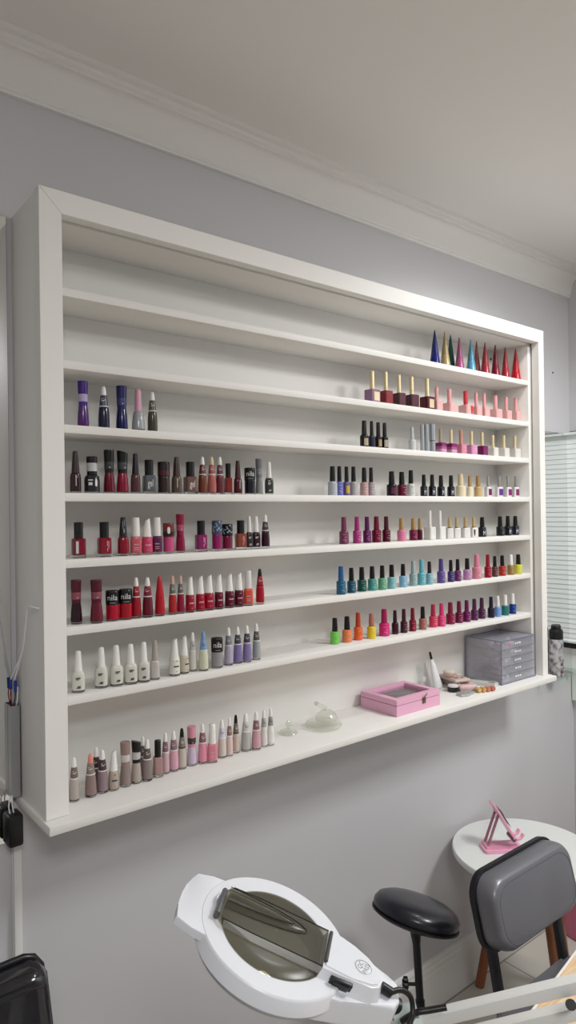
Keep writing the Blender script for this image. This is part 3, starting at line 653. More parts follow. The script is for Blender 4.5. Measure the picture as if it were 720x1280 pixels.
  ('G', 1.2760, -0.0950, 0.0666, 0.01207, (20, 20, 26), (16, 16, 18), None, 'M', 'black gel bottle with white lettering'),
  ('G', 1.3265, -0.0950, 0.0679, 0.01225, (20, 20, 26), (16, 16, 18), None, 'M', 'black gel bottle with white lettering'),
  ('G', 1.3761, -0.0950, 0.0743, 0.01605, (228, 214, 180), (222, 205, 170), None, 0, 'cream gel bottle with cream cap'),
  ('G', 1.4244, -0.0950, 0.0687, 0.01050, (228, 218, 190), (166, 136, 96), None, 0, 'ivory gel bottle with bronze cap'),
  ('G', 1.4697, -0.0950, 0.0698, 0.01329, (202, 168, 112), (166, 136, 96), None, 0, 'tan gel bottle with bronze cap'),
  ('V', 1.5252, -0.0950, 0.0712, 0.00998, (228, 224, 228), (170, 168, 170), (120, 30, 90), 'tag', 'white gel bottle with purple red label'),
  ('V', 1.5891, -0.0950, 0.0727, 0.01153, (228, 224, 228), (170, 168, 170), (110, 60, 150), 'tag', 'white gel bottle with violet label and silver cap'),
  ('V', 1.6416, -0.0950, 0.0729, 0.01058, (228, 224, 228), (170, 168, 170), (140, 40, 110), 'tag', 'white gel bottle with magenta label and silver cap'),
  ('V', 1.6896, -0.0950, 0.0740, 0.00987, (228, 224, 228), (170, 168, 170), (140, 50, 100), 'tag', 'white gel bottle with rose label and silver cap'),
 ]),
 (4, 'right', [
  ('G', 0.8534, -0.0950, 0.0740, 0.01322, (132, 62, 96), (132, 62, 96), None, 1, 'dusty mauve gel bottle with matching cap'),
  ('G', 0.9040, -0.0950, 0.0742, 0.01188, (168, 52, 122), (168, 46, 118), None, 1, 'orchid pink gel bottle with matching cap'),
  ('G', 0.9440, -0.0950, 0.0737, 0.01180, (110, 30, 100), (100, 28, 100), None, 1, 'purple gel bottle with matching cap'),
  ('G', 0.9825, -0.0950, 0.0741, 0.01379, (130, 10, 56), (130, 10, 56), None, 1, 'crimson gel bottle with matching cap'),
  ('G', 1.0233, -0.0950, 0.0736, 0.01211, (95, 15, 45), (90, 14, 45), None, 1, 'dark wine gel bottle with matching cap'),
  ('G', 1.0889, -0.0950, 0.0670, 0.01307, (228, 122, 162), (176, 145, 100), None, 0, 'candy pink gel bottle with gold cap'),
  ('G', 1.1427, -0.0950, 0.0662, 0.01281, (126, 26, 66), (176, 145, 100), None, 1, 'berry gel bottle with gold cap'),
  ('G', 1.1714, -0.0950, 0.0658, 0.00853, (86, 16, 46), (166, 135, 90), None, 0, 'dark berry gel bottle with gold cap'),
  ('H', 1.2193, -0.0950, 0.0889, 0.01402, (232, 230, 226), (230, 228, 224), (196, 168, 105), 2, 'white block bottle with tall white cap'),
  ('H', 1.2681, -0.0950, 0.0885, 0.01377, (232, 230, 226), (230, 228, 224), (196, 168, 105), 2, 'white block bottle with tall white cap'),
  ('V', 1.3156, -0.0950, 0.0678, 0.01119, (232, 230, 226), (186, 164, 125), None, 2, 'white bottle with gold tapered cap'),
  ('V', 1.3523, -0.0950, 0.0673, 0.01131, (232, 230, 226), (186, 164, 125), None, 2, 'white bottle with gold tapered cap'),
  ('V', 1.3983, -0.0950, 0.0667, 0.01276, (232, 230, 226), (186, 164, 125), None, 2, 'white bottle with gold tapered cap'),
  ('V', 1.4430, -0.0950, 0.0661, 0.01187, (232, 230, 226), (196, 170, 125), (90, 40, 36), 'nail', 'white bottle with brown nail mark'),
  ('G', 1.4892, -0.0950, 0.0654, 0.01336, (20, 20, 28), (16, 16, 18), None, 'M', 'black gel bottle with white lettering'),
  ('G', 1.5924, -0.0950, 0.0662, 0.01319, (24, 24, 32), (16, 16, 18), None, 1, 'black gel bottle with small pale print'),
  ('G', 1.6383, -0.0950, 0.0673, 0.01252, (18, 18, 24), (16, 16, 18), None, 'M', 'black gel bottle with white lettering'),
  ('G', 1.6843, -0.0950, 0.0667, 0.01295, (30, 30, 50), (16, 16, 18), None, 'M', 'black gel bottle with lilac lettering'),
 ]),
 (5, 'right', [
  ('G', 0.8181, -0.1183, 0.0751, 0.01294, (42, 112, 152), (45, 106, 168), None, 1, 'steel blue gel bottle with blue cap'),
  ('G', 0.8624, -0.1127, 0.0678, 0.01207, (34, 92, 116), (16, 16, 18), None, 1, 'dark teal blue gel bottle with black cap'),
  ('G', 0.9070, -0.1083, 0.0671, 0.01294, (24, 86, 76), (16, 16, 18), None, 1, 'forest green gel bottle with black cap'),
  ('G', 0.9437, -0.1128, 0.0674, 0.01262, (60, 152, 142), (16, 16, 18), None, 1, 'teal gel bottle with black cap'),
  ('G', 0.9774, -0.1197, 0.0681, 0.01204, (100, 172, 136), (16, 16, 18), None, 1, 'mint green gel bottle with black cap'),
  ('G', 1.0174, -0.1191, 0.0680, 0.01266, (126, 192, 196), (16, 16, 18), None, 1, 'pale turquoise gel bottle with black cap'),
  ('G', 1.0706, -0.1151, 0.0671, 0.01172, (130, 182, 216), (16, 16, 18), None, 1, 'sky blue gel bottle with black cap'),
  ('G', 1.1179, -0.1135, 0.0739, 0.01191, (150, 176, 176), (165, 180, 182), None, 1, 'grey teal gel bottle with grey cap'),
  ('G', 1.1525, -0.1163, 0.0755, 0.01250, (104, 182, 196), (104, 182, 196), None, 1, 'aqua gel bottle with aqua cap'),
  ('G', 1.1809, -0.1227, 0.0685, 0.01040, (132, 186, 202), (44, 26, 40), None, 1, 'pale aqua gel bottle with dark cap'),
  ('G', 1.2363, -0.1225, 0.0738, 0.01254, (96, 76, 152), (92, 76, 150), None, 1, 'purple gel bottle with purple cap'),
  ('G', 1.2811, -0.1248, 0.0681, 0.01021, (78, 64, 132), (16, 16, 18), None, 1, 'indigo gel bottle with black cap'),
  ('G', 1.3162, -0.1242, 0.0688, 0.01082, (122, 56, 122), (26, 16, 26), None, 1, 'plum violet gel bottle with black cap'),
  ('G', 1.3703, -0.1204, 0.0683, 0.01280, (188, 132, 182), (16, 16, 18), None, 1, 'lilac pink gel bottle with black cap'),
  ('G', 1.4214, -0.1200, 0.0778, 0.01504, (218, 132, 152), (216, 132, 154), None, 1, 'baby pink gel bottle with pink cap'),
  ('G', 1.4767, -0.1237, 0.0752, 0.01132, (172, 15, 46), (168, 15, 46), None, 1, 'red gel bottle with red cap'),
  ('G', 1.5177, -0.1227, 0.0688, 0.01040, (112, 62, 60), (16, 16, 18), None, 1, 'brown gel bottle with black cap'),
  ('G', 1.5644, -0.1198, 0.0680, 0.01217, (192, 56, 40), (16, 16, 18), None, 1, 'orange red gel bottle with black cap'),
  ('G', 1.6134, -0.1211, 0.0684, 0.01178, (152, 116, 56), (232, 230, 226), None, 1, 'gold gel bottle with white cap'),
  ('G', 1.6574, -0.1217, 0.0674, 0.01330, (216, 212, 62), (16, 16, 18), None, 1, 'yellow gel bottle with black cap'),
 ]),
 (6, 'right', [
  ('G', 0.8223, -0.0870, 0.0699, 0.01312, (116, 208, 82), (16, 16, 18), None, 3, 'neon green gel bottle with black cap'),
  ('G', 0.8646, -0.0908, 0.0703, 0.01395, (242, 132, 82), (16, 16, 18), None, 3, 'peach orange gel bottle with black cap'),
  ('G', 0.9091, -0.0893, 0.0758, 0.01237, (238, 96, 40), (208, 74, 40), None, 3, 'bright orange gel bottle with orange cap'),
  ('G', 0.9522, -0.0990, 0.0701, 0.01295, (232, 202, 40), (176, 112, 92), None, 3, 'yellow gel bottle with rose gold cap'),
  ('G', 1.0098, -0.0946, 0.0763, 0.01553, (216, 26, 112), (182, 26, 96), None, 1, 'hot pink gel bottle with magenta cap'),
  ('G', 1.0535, -0.0969, 0.0690, 0.01010, (60, 20, 40), (54, 18, 36), None, 0, 'dark plum gel bottle with dark plum cap'),
  ('G', 1.0886, -0.1000, 0.0696, 0.01067, (76, 26, 50), (72, 24, 46), None, 1, 'plum gel bottle with plum cap'),
  ('G', 1.1281, -0.0997, 0.0690, 0.01080, (146, 20, 56), (138, 18, 52), None, 1, 'crimson gel bottle with crimson cap'),
  ('G', 1.1723, -0.1015, 0.0688, 0.01192, (162, 96, 86), (16, 16, 18), None, 1, 'tan brown gel bottle with black cap'),
  ('G', 1.2295, -0.0949, 0.0696, 0.01290, (212, 56, 86), (192, 50, 84), None, 1, 'coral pink gel bottle with coral cap'),
  ('G', 1.2598, -0.1037, 0.0706, 0.01247, (226, 56, 122), (218, 54, 118), None, 1, 'bubblegum pink gel bottle with pink cap'),
  ('G', 1.3145, -0.0951, 0.0682, 0.01398, (150, 26, 70), (140, 24, 64), None, 1, 'raspberry gel bottle with raspberry cap'),
  ('G', 1.3532, -0.0993, 0.0687, 0.01258, (126, 30, 76), (120, 30, 72), None, 1, 'berry gel bottle with berry cap'),
  ('G', 1.3887, -0.1028, 0.0689, 0.01217, (120, 20, 90), (115, 22, 86), None, 1, 'purple magenta gel bottle with matching cap'),
  ('G', 1.4330, -0.1004, 0.0694, 0.01181, (96, 36, 90), (92, 36, 86), None, 1, 'violet plum gel bottle with matching cap'),
  ('G', 1.4782, -0.0969, 0.0683, 0.01198, (86, 40, 76), (80, 40, 70), None, 1, 'dark mauve gel bottle with matching cap'),
  ('G', 1.5170, -0.1062, 0.0694, 0.01153, (36, 26, 62), (34, 26, 56), None, 0, 'midnight purple gel bottle with matching cap'),
  ('G', 1.5532, -0.1078, 0.0691, 0.01083, (110, 152, 216), (232, 230, 226), None, 0, 'light blue gel bottle with white cap'),
  ('G', 1.5967, -0.1075, 0.0692, 0.01260, (45, 132, 122), (232, 230, 226), None, 0, 'teal green gel bottle with white cap'),
  ('G', 1.6427, -0.1069, 0.0697, 0.01193, (30, 60, 152), (232, 230, 226), None, 1, 'cobalt blue gel bottle with white cap'),
 ]),
]

for row, side, items in ROWS:
    grp = 'nail polish row on the %s, %s side' % (ROWN[row], side)
    for i, (st, x, y, h, r, bc, cc, band, mark, look) in enumerate(items):
        lab = '%s, %s from left, %s %s side' % (look, ORD[i], ROWN[row], side)
        bottle(st, x, y, ZS[row], h, r, bc, cc, band, mark, look, lab, grp, side)

# ------------------------------------------------------------------ things on the ledge
def on(x, y): return (x, y, Z0+.0004)
pb = thing('jewellery_box', 'pink wooden box with glass lid and metal clasp on the ledge', 'box', on(1.078,-.092))
pinkw = mat('pink_wood', (226,172,198), .5); noise_bump(pinkw, 40, .15)
hx, hy = .095, .071
bm = bmesh.new()
for lo, hi in (((-hx,-hy,0),(hx,-hy+.008,.029)), ((-hx,hy-.008,0),(hx,hy,.029)), ((-hx,-hy+.008,0),(-hx+.008,hy-.008,.029)), ((hx-.008,-hy+.008,0),(hx,hy-.008,.029)), ((-hx+.008,-hy+.008,0),(hx-.008,hy-.008,.004))):
    add_box(bm, lo, hi, .0008)
link('box_body', mesh(bm), pinkw, pb)
lid = None
bm = bmesh.new()
fw = .021
for lo, hi in (((-hx,-hy,.0302),(hx,-hy+fw,.046)), ((-hx,hy-fw,.0302),(hx,hy,.046)), ((-hx,-hy+fw,.0302),(-hx+fw,hy-fw,.046)), ((hx-fw,-hy+fw,.0302),(hx,hy-fw,.046))):
    add_box(bm, lo, hi, .001)
lid = link('lid', mesh(bm), pinkw, pb)
box('lid_glass', (-hx+fw+.0005,-hy+fw+.0005,.036), (hx-fw-.0005,hy-fw-.0005,.038), thin_clear('lid_glass', (.95,.94,.95), .25), lid)
# rings in the tray seen through the lid
cush = box('tray_cushion', (-hx+.009,-hy+.009,.0045), (hx-.009,hy-.009,.018), mat('grey_velvet', (128,116,124), .9), pb)
bm = bmesh.new()
for k in range(9): add_box(bm, (-.07+k*.0165,-.05,.018), (-.06+k*.0165,.05,.024), .003)
link('ring_roll', mesh(bm), mat('grey_velvet', (128,116,124), .9), cush)
cl = box('clasp', (.014,-hy-.003,.018), (.028,-hy-.0002,.036), mat('old_brass', (120,108,100), .35, metal=.9), pb, .001)
tube('clasp_hook', [(.021,-hy-.003,.038),(.027,-hy-.006,.043),(.031,-hy-.004,.047)], .0014, mat('old_brass', (120,108,100), .35, metal=.9), cl, 6, sm=4)

# clear glass bits
cg = thin_clear('crystal_glass', (.95,.96,.93), .35, .06, (.88,.89,.84), .10)
gd_ = thing('glass_dish', 'clear glass dish with a domed lid left of the pink box', 'dish', on(.772,-.092))
link('dish', lathe([(.030,0),(.046,.003),(.050,.008),(.047,.013),(.034,.015),(.004,.016)], 32), cg, gd_)
link('dome', lathe([(.028,.0162),(.030,.022),(.025,.033),(.014,.041),(.002,.043)], 28, mtx=Matrix.Translation((.014,.004,0))), cg, gd_)
br_ = thing('glass_stirrer', 'short slanted clear glass rod resting on the domed glass dish', 'rod', (.757,-.088,Z0+.058))
tube('rod', [(-.006,0,.008),(.006,0,.0015),(.026,-.002,-.0105)], .0055, cg, br_, 12)
link('rod_tip', lathe([(.001,-.006),(.0055,-.003),(.0066,.001),(.0055,.004),(.001,.006)], 14, mtx=Matrix.Translation((-.007,0,.0085))), cg, br_)
gs = thing('glass_stopper', 'small clear glass cone just right of the left polish row', 'stopper', on(.667,-.072))
link('base', lathe([(.022,0),(.025,.002),(.022,.007),(.010,.012),(.005,.013)], 24), cg, gs)
link('knob', lathe([(.004,.0132),(.004,.017),(.008,.021),(.007,.029),(.0015,.035)], 16), cg, gs)

# pen brush tube
pt = thing('glue_tube', 'white tapered tube with black nozzle leaning behind the pink box', 'tube', on(1.302,-.040))
Rm = Matrix.Rotation(math.radians(-12),4,'Y') @ Matrix.Rotation(math.radians(-6),4,'X')
bm = bmesh.new(); add_lathe(bm, [(.015,.0),(.0165,.004),(.015,.030),(.010,.075),(.0045,.096)], 20); 
for v in bm.verts: v.co.y *= .72
bm.transform(Matrix.Translation((.016,0,.003)) @ Rm); link('tube_body', auto(mesh(bm)), M_white, pt)
link('nozzle', lathe([(.0042,.096),(.0036,.118),(.002,.120)], 12, mtx=Matrix.Translation((.016,0,.003)) @ Rm), M_black, pt)
ps = thing('clear_stand', 'clear acrylic easel card leaning on the back behind the white tube', 'stand', on(1.262,-.026))
thin_card = thin_clear('thin_acrylic', (.95,.96,.96), .2)
box('card', (-.022,-.001,.0), (.022,.001,.085), thin_card, ps, 0, Matrix.Rotation(math.radians(-8),4,'X'))
link('card_emblem', lathe([(.007,0),(.009,.0004),(.009,.0008),(.007,.001)], 20, mtx=Matrix.Rotation(math.radians(-8),4,'X') @ Matrix.Translation((.006,-.0015,.035)) @ Matrix.Rotation(PI/2,4,'X')), mat('grey_emblem',(190,190,192),.5), ps)

# pots, coin compact, packets
pot = thing('gel_pot', 'small black pot with white lid right of the pink box', 'jar', on(1.323,-.095))
link('pot_body', lathe([(.016,0),(.0175,.002),(.0175,.014),(.016,.015)], 24), M_black, pot)
link('lid', lathe([(.0158,.015),(.0165,.0155),(.0165,.020),(.014,.022)], 24), mat('pot_lid',(215,215,215),.3), pot)
fo = thing('foil_sachet', 'flat clear sachet of silver flakes in front of the black pot', 'sachet', on(1.318,-.143))
foil = mat('clear_grey_foil', (190,192,190), .22, metal=.5); noise_bump(foil, 160, .9, .004)
prism('pouch', [(-.032,-.012),(-.01,-.022),(.034,-.013),(.038,.004),(.012,.020),(-.026,.013)], 0, .008, foil, fo, .004)
box('seal_strip', (.034,-.012,.001), (.039,.003,.006), mat('olive_seal',(130,126,104),.5), fo, .001)
stack = []
pkg = mat('packet_pink', (206,180,178), .35); noise_bump(pkg, 70, .7, .004)
def packet(name, x, y, z, l, w_, h_, rz, m, label, accent):
    t = thing(name, label, 'packet', (x,y,z), rz, 'packets beside the clear drawers')
    bm = bmesh.new(); add_box(bm, (-l/2,-w_/2,0), (l/2,w_/2,h_), h_*.42, seg=3)
    link('sleeve', auto(mesh(bm)), m, t)
    for k in range(6):
        u = random.uniform(-.42,.42)*l; v = random.uniform(-.36,.36)*w_; s = random.uniform(.004,.008)
        box('contents', (u-s,v-s*.7,h_), (u+s,v+s*.7,h_+.0012), mat('bits', accent[k%len(accent)], .35), t, .0004)
    return t
packet('nail_tip_packet', 1.388, -.074, Z0+.0004, .066, .126, .020, -.45, pkg, 'lower pinkish packet of nail tips lying between pot and drawers', [(150,70,66),(220,206,198),(120,90,84)])
packet('nail_tip_packet', 1.378, -.058, Z0+.0222, .060, .098, .012, -.30, mat('packet_clear', (196,178,170), .3), 'upper packet of nail tips stacked on the pinkish packet', [(132,60,60),(214,170,165),(230,224,214)])
cream = thing('cream_pot', 'round cream coloured pot on top of the packets', 'jar', (1.362,-.050,Z0+.0362))
link('pot_body', lathe([(.017,0),(.018,.002),(.018,.010),(.017,.011)], 24), mat('peach', (206,170,156), .4), cream)
link('lid', lathe([(.0182,.011),(.0190,.0115),(.0190,.017),(.016,.019)], 24), mat('cream_lid',(226,216,204),.35), cream)
# four amber tipped vials at the front end of the packets
amber = [(206,168,104),(200,150,96),(196,124,96),(186,112,96)]
for k in range(4):
    px = 1.374+.0165*k; py = -.1515-.0055*k
    t = thing('glitter_vial', 'small %s capped vial, %s of four lying before the packets' % (['amber','orange brown','coral','brick red'][k], ORD[k]), 'vial', (px,py,Z0+.0082), -.35, 'small vials before the packets')
    R = Matrix.Rotation(PI/2,4,'X') 
    link('cap', lathe([(.006,.0),(.0072,.001),(.0076,.012),(.0066,.0135)], 14, mtx=R), mat('amber_cap', amber[k], .3), t)
    link('vial_body', lathe([(.0062,-.008),(.0068,-.0074),(.0068,-.001),(.006,-.0005)], 14, mtx=R), mat('vial_glass', (196,166,130), .15, coat=.5), t)
tp = thing('plastic_sleeve', 'clear plastic sleeve lying against the drawer unit', 'sleeve', on(1.452,-.082), .33)
prism('film', [(-.016,-.072),(.014,-.076),(.018,.060),(-.010,.062)], 0, .013, mat('film_grey', (196,198,192), .2, coat=.4), tp, .005)
box('fold', (-.012,-.070,.013), (.012,-.052,.0145), mat('film_dark', (150,150,142), .3), tp)

# five drawer clear acrylic unit
dr = thing('acrylic_drawers', 'clear lilac tinted acrylic chest of five drawers, right end of ledge', 'drawers', on(1.600,-.085), 0)
acr = thin_clear('acrylic', (.965,.965,.985), .3, .1, (.80,.80,.90), .20)
acr2 = thin_clear('acrylic_drawer', (.98,.98,.99), .3, .1, (.82,.82,.90), .14)
edge = mat('acrylic_edge', (128,126,150), .2)
ax_, ay_, az_ = .100, .070, .143
bm = bmesh.new()
for lo, hi in (((-ax_,-ay_,0),(-ax_+.003,ay_,az_)), ((ax_-.003,-ay_,0),(ax_,ay_,az_)), ((-ax_+.003,-ay_,az_-.003),(ax_-.003,ay_,az_)), ((-ax_+.003,ay_-.003,0),(ax_-.003,ay_,az_-.003)), ((-ax_+.003,-ay_,0),(ax_-.003,ay_-.003,.003))): add_box(bm, lo, hi)
link('case', mesh(bm), acr, dr)
bm = bmesh.new()
e = .0011
for x in (-ax_,ax_):
    for y in (-ay_,ay_): add_box(bm, (x-e,y-e,0), (x+e,y+e,az_))
for z in (e, az_):
    for y in (-ay_,ay_): add_box(bm, (-ax_,y-e,z-e), (ax_,y+e,z+e))
    for x in (-ax_,ax_): add_box(bm, (x-e,-ay_,z-e), (x+e,ay_,z+e))
link('case_edges', mesh(bm), edge, dr)
sticks = mat('lilac_contents', (206,200,214), .5); 
for k in range(5):
    zb = .004+k*.0275
    bm = bmesh.new(); X, Y = ax_-.0045, ay_-.005
    for lo, hi in (((-X,-ay_+.0005,zb),(X,-ay_+.003,zb+.0262)), ((-X,-ay_+.003,zb),(-X+.002,Y,zb+.024)), ((X-.002,-ay_+.003,zb),(X,Y,zb+.024)), ((-X+.002,-ay_+.003,zb),(X-.002,Y,zb+.002)), ((-X+.002,Y-.002,zb+.002),(X-.002,Y,zb+.024))): add_box(bm, lo, hi)
    d = link('drawer', mesh(bm), acr2, dr)
    box('drawer_edge', (-X,-ay_-.0004,zb+.0262), (X,-ay_+.0025,zb+.0272), edge, d)
    bm = bmesh.new()
    for j in range(3): add_box(bm, (-.022+j*.013,-ay_-.0008,zb+.011), (-.014+j*.013,-ay_,zb+.0165))
    link('drawer_print', mesh(bm), M_paper, d)
    for j in range(5):
        u = random.uniform(-X*.85,X*.6); v = random.uniform(-Y*.7,Y*.5)
        box('contents', (u,v,zb+.0022), (u+random.uniform(.012,.03),v+random.uniform(.01,.03),zb+random.uniform(.008,.018)), mat('contents', random.choice([(226,225,234),(206,204,216),(216,208,222)]), .5), d, .001)
box('top_sticker', (-.05,-ay_-.0010,.124), (-.042,-ay_-.0003,.132), mat('pink_sticker',(226,110,160),.5), dr)
box('drawer_knob', (-.0005,-ay_-.003,.128), (.002,-ay_-.0008,.131), M_paper, dr)

# glass shelf and spray can right of the unit
gsf = thing('glass_shelf', 'thin glass shelf below the right mirror, carrying the spray can', 'shelf', (2.0,0,.966))
box('pane', (-.06,-.066,0), (.225,-.0066,.006), thin_clear('shelf_glass', (.93,.97,.95), .2), gsf, .0008)
for x in (-.03,.18):
    bk_ = box('bracket', (x-.006,-.030,-.008), (x+.006,-.0005,-.0005), M_steel, gsf, .001)
can = thing('spray_can', 'silver grey spray can with black cap right of the shelf unit', 'spray can', (2.045,-.037,.9724))
mcan = mat('can_print', (188,188,192), .3, metal=.4)
nt = mcan.node_tree; b = nt.nodes['Principled BSDF']; tc = nt.nodes.new('ShaderNodeTexCoord'); n1 = nt.nodes.new('ShaderNodeTexNoise'); n1.inputs['Scale'].default_value = 42; n1.inputs['Detail'].default_value = 2
rp = nt.nodes.new('ShaderNodeValToRGB'); rp.color_ramp.elements[0].position = .38; rp.color_ramp.elements[0].color = (*lin((120,112,116)),1); rp.color_ramp.elements[1].position = .56; rp.color_ramp.elements[1].color = (*lin((206,206,210)),1)
nt.links.new(tc.outputs['Object'], n1.inputs['Vector']); nt.links.new(n1.outputs['Fac'], rp.inputs[0]); nt.links.new(rp.outputs[0], b.inputs['Base Color'])
link('can_body', lathe([(.024,0),(.0262,.002),(.0265,.006),(.0265,.140),(.0255,.146)], 32), mcan, can)
link('cap', lathe([(.0258,.146),(.0262,.148),(.0258,.176),(.0235,.184)], 32), M_black, can)
link('actuator', lathe([(.0185,.184),(.0188,.190),(.0175,.199),(.015,.202)], 24), M_black, can)
link('can_print', marks(.0265, [(-.2,.05,.5,.012),(.2,.035,.5,.008),(-.1,.02,.7,.010),(.3,.065,.3,.010)]), mat('maroon_print',(110,70,74),.5), can)

# ------------------------------------------------------------------ round side table and phone stand
TX, TY, TZ = 1.492, -.238, .545
tb = thing('side_table', 'round white side table with wooden legs by the wall', 'table', (TX,TY,0))
M_ttop = mat('table_white', (226,228,226), .3)
link('tabletop', lathe([(.216,TZ-.022),(.224,TZ-.020),(.226,TZ-.012),(.226,TZ-.003),(.2235,TZ),(.002,TZ)], 64), M_ttop, tb)
wood = mat('red_brown_wood', (150,88,54), .4); 
nt = wood.node_tree; b = nt.nodes['Principled BSDF']; tc = nt.nodes.new('ShaderNodeTexCoord'); mp = nt.nodes.new('ShaderNodeMapping'); mp.inputs['Scale'].default_value = (60,60,5); ns = nt.nodes.new('ShaderNodeTexNoise'); ns.inputs['Scale'].default_value = 1.4
rp = nt.nodes.new('ShaderNodeValToRGB'); rp.color_ramp.elements[0].color = (*lin((122,70,42)),1); rp.color_ramp.elements[1].color = (*lin((168,102,64)),1)
nt.links.new(tc.outputs['Object'], mp.inputs[0]); nt.links.new(mp.outputs[0], ns.inputs['Vector']); nt.links.new(ns.outputs['Fac'], rp.inputs[0]); nt.links.new(rp.outputs[0], b.inputs['Base Color'])
link('hub', lathe([(.09,TZ-.050),(.095,TZ-.046),(.095,TZ-.0225)], 32), wood, tb)
def leg(px, py, qx, qy):
    tube('leg', [(px,py,TZ-.0265),(qx,qy,0.002)], .020, wood, tb, 14, r2=.0155)
LEGS = [((.03,.09),(.022,.195)), ((.0,-.085),(-.03,-.185)), ((.09,.0),(.215,.02))]
for (a,b_),(c,d) in LEGS: leg(a,b_,c,d)
M_pk = mat('pink_plastic', (242,172,198), .28)
ph = thing('phone_stand', 'pink folding phone stand on the round white table', 'phone stand', (1.440,-.185,TZ+.0004), -.60)
prism('base', rrect(.125,.066,.010), 0, .010, M_pk, ph, .003)
prism('base_pad', rrect(.095,.050,.006, cx=.004), .010, .0108, mat('pink_gloss', (228,142,176), .12, coat=.6), ph)
arm = mat('rose_metal', (176,120,134), .3, metal=.4)
def strut(name, a, b, w_, th, m, parent):
    a, b = Vector(a), Vector(b); d = b-a
    R = Matrix.Translation(a) @ frame_of(d)
    # width along local Y axis
    dd = d.normalized(); yv = Vector((0,1,0)); xv = yv.cross(dd).normalized()
    M = Matrix((( xv.x, yv.x, dd.x, a.x),( xv.y, yv.y, dd.y, a.y),( xv.z, yv.z, dd.z, a.z),(0,0,0,1)))
    return box(name, (-th/2,-w_/2,0), (th/2,w_/2,d.length), m, parent, .001, M)
strut('arm', (-.050,.014,.012), (-.012,.014,.118), .009, .006, arm, ph)
strut('arm', (-.050,-.014,.012), (-.012,-.014,.118), .009, .006, arm, ph)
tube('hinge', [(-.050,-.022,.013),(-.050,.022,.013)], .006, M_pk, ph, 12)
tube('hinge', [(-.012,-.020,.120),(-.012,.020,.120)], .006, M_pk, ph, 12)
cr_ = strut('cradle', (-.026,0,.143), (.036,0,.040), .056, .007, M_pk, ph)
strut('rubber_pad', (-.0115,0,.126), (-.0015,0,.110), .044, .0014, M_black, ph).location = (.004,0,.003)
strut('cradle_window', (.0,0,.107), (.022,0,.071), .040, .0014, mat('grey_pad', (150,146,148), .4), ph).location = (.004,0,.003)
for s in (-.016,.016):
    tube('hook', [(.036,s,.040),(.048,s,.036),(.060,s,.040),(.066,s,.052)], .0055, M_pk, ph, 10, sm=4)
tube('knob', [(.034,-.022,.036),(.034,.022,.036)], .0075, mat('rose_knob',(120,80,92),.3), ph, 14)

# ------------------------------------------------------------------ grey chair
CX, CY = 1.115, -.50
ch = thing('padded_chair', 'grey padded chair with black frame, its back before the round table', 'chair', (CX,CY,0), 0)
M_lea = mat('grey_leatherette', (116,116,122), .33, metal=.25, coat=.1); noise_bump(M_lea, 220, .12)
lean = Matrix.Translation((0,.015,.560)) @ Matrix.Rotation(math.radians(-14),4,'X')
# back pad: rounded rectangle that bulges toward the sitter (-Y)
def pad(poly, depth, n=6):
    bm = bmesh.new(); rings = []
    prof = [(1.0,0),(1.0,.35),(.985,.62),(.955,.82),(.90,.95),(.83,1.0)]
    cxm = sum(p[0] for p in poly)/len(poly); czm = sum(p[1] for p in poly)/len(poly)
    hw = max(p[0] for p in poly)-cxm; hh = max(p[1] for p in poly)-czm
    for s, dpt in prof:
        ins = (1-s)*min(hw,hh)
        rings.append([bm.verts.new((cxm+(x-cxm)*(1-ins/hw), -dpt*depth, czm+(z-czm)*(1-ins/hh))) for x,z in poly])
    k = len(poly)
    for a, b in zip(rings, rings[1:]):
        for i in range(k): bm.faces.new((a[i], a[(i+1)%k], b[(i+1)%k], b[i]))
    bm.faces.new(rings[0][::-1]); bm.faces.new(rings[-1])
    return bm
PW, PH = .356, .172
poly = rrect(PW, PH, .052, 8, 0, PH/2)
bm = pad(poly, .052); bm.transform(lean)
bp = link('back_pad', auto(mesh(bm), 60), M_lea, ch)
bm = bmesh.new()
seam = [(x*.90, -.0517, PH/2-.004+(z-PH/2)*.80) for x,z in rrect(PW,PH,.060,8,0,PH/2)]
add_tube(bm, seam+[seam[0]], .0012, 6, cap=False); bm.transform(lean)
link('seam', mesh(bm), mat('dark_seam',(86,86,92),.6), bp)
bm = bmesh.new()
sh = rrect(PW+.014, PH+.014, .058, 8, 0, PH/2)
f = [bm.verts.new((x,.001,z)) for x,z in sh]; g2 = [bm.verts.new((x,.016,z)) for x,z in sh]
bm.faces.new(f); bm.faces.new(g2[::-1])
for i in range(len(sh)): bm.faces.new((f[i], g2[i], g2[(i+1)%len(sh)], f[(i+1)%len(sh)]))
bm.transform(lean); link('back_shell', auto(mesh(bm), 40), M_blackmetal, ch)
def post(name, a, b, w_=.025, th=.016):
    a, b = Vector(a), Vector(b); d = b-a; dd = d.normalized(); xv = Vector((1,0,0)); yv = dd.cross(xv).normalized(); xv = yv.cross(dd)
    M = Matrix(((xv.x,yv.x,dd.x,a.x),(xv.y,yv.y,dd.y,a.y),(xv.z,yv.z,dd.z,a.z),(0,0,0,1)))
    return box(name, (-w_/2,-th/2,0), (w_/2,th/2,d.length), M_blackmetal, ch, .002, M)
for s in (-1,1):
    post('back_post', (s*.143,-.004,.385), (s*.143,.045,.640))
    post('leg', (s*.143,.004,.385), (s*.160,.060,.002))
    post('leg', (s*.160,-.380,.385), (s*.180,-.410,.002))
seatp = rrect(.40,.42,.05,8,0,-.205)
prism('seat_pad', seatp, .388, .432, M_lea, ch, .016, seg=4)
prism('seat_frame', rrect(.38,.40,.05,8,0,-.205), .370, .3875, M_blackmetal, ch)

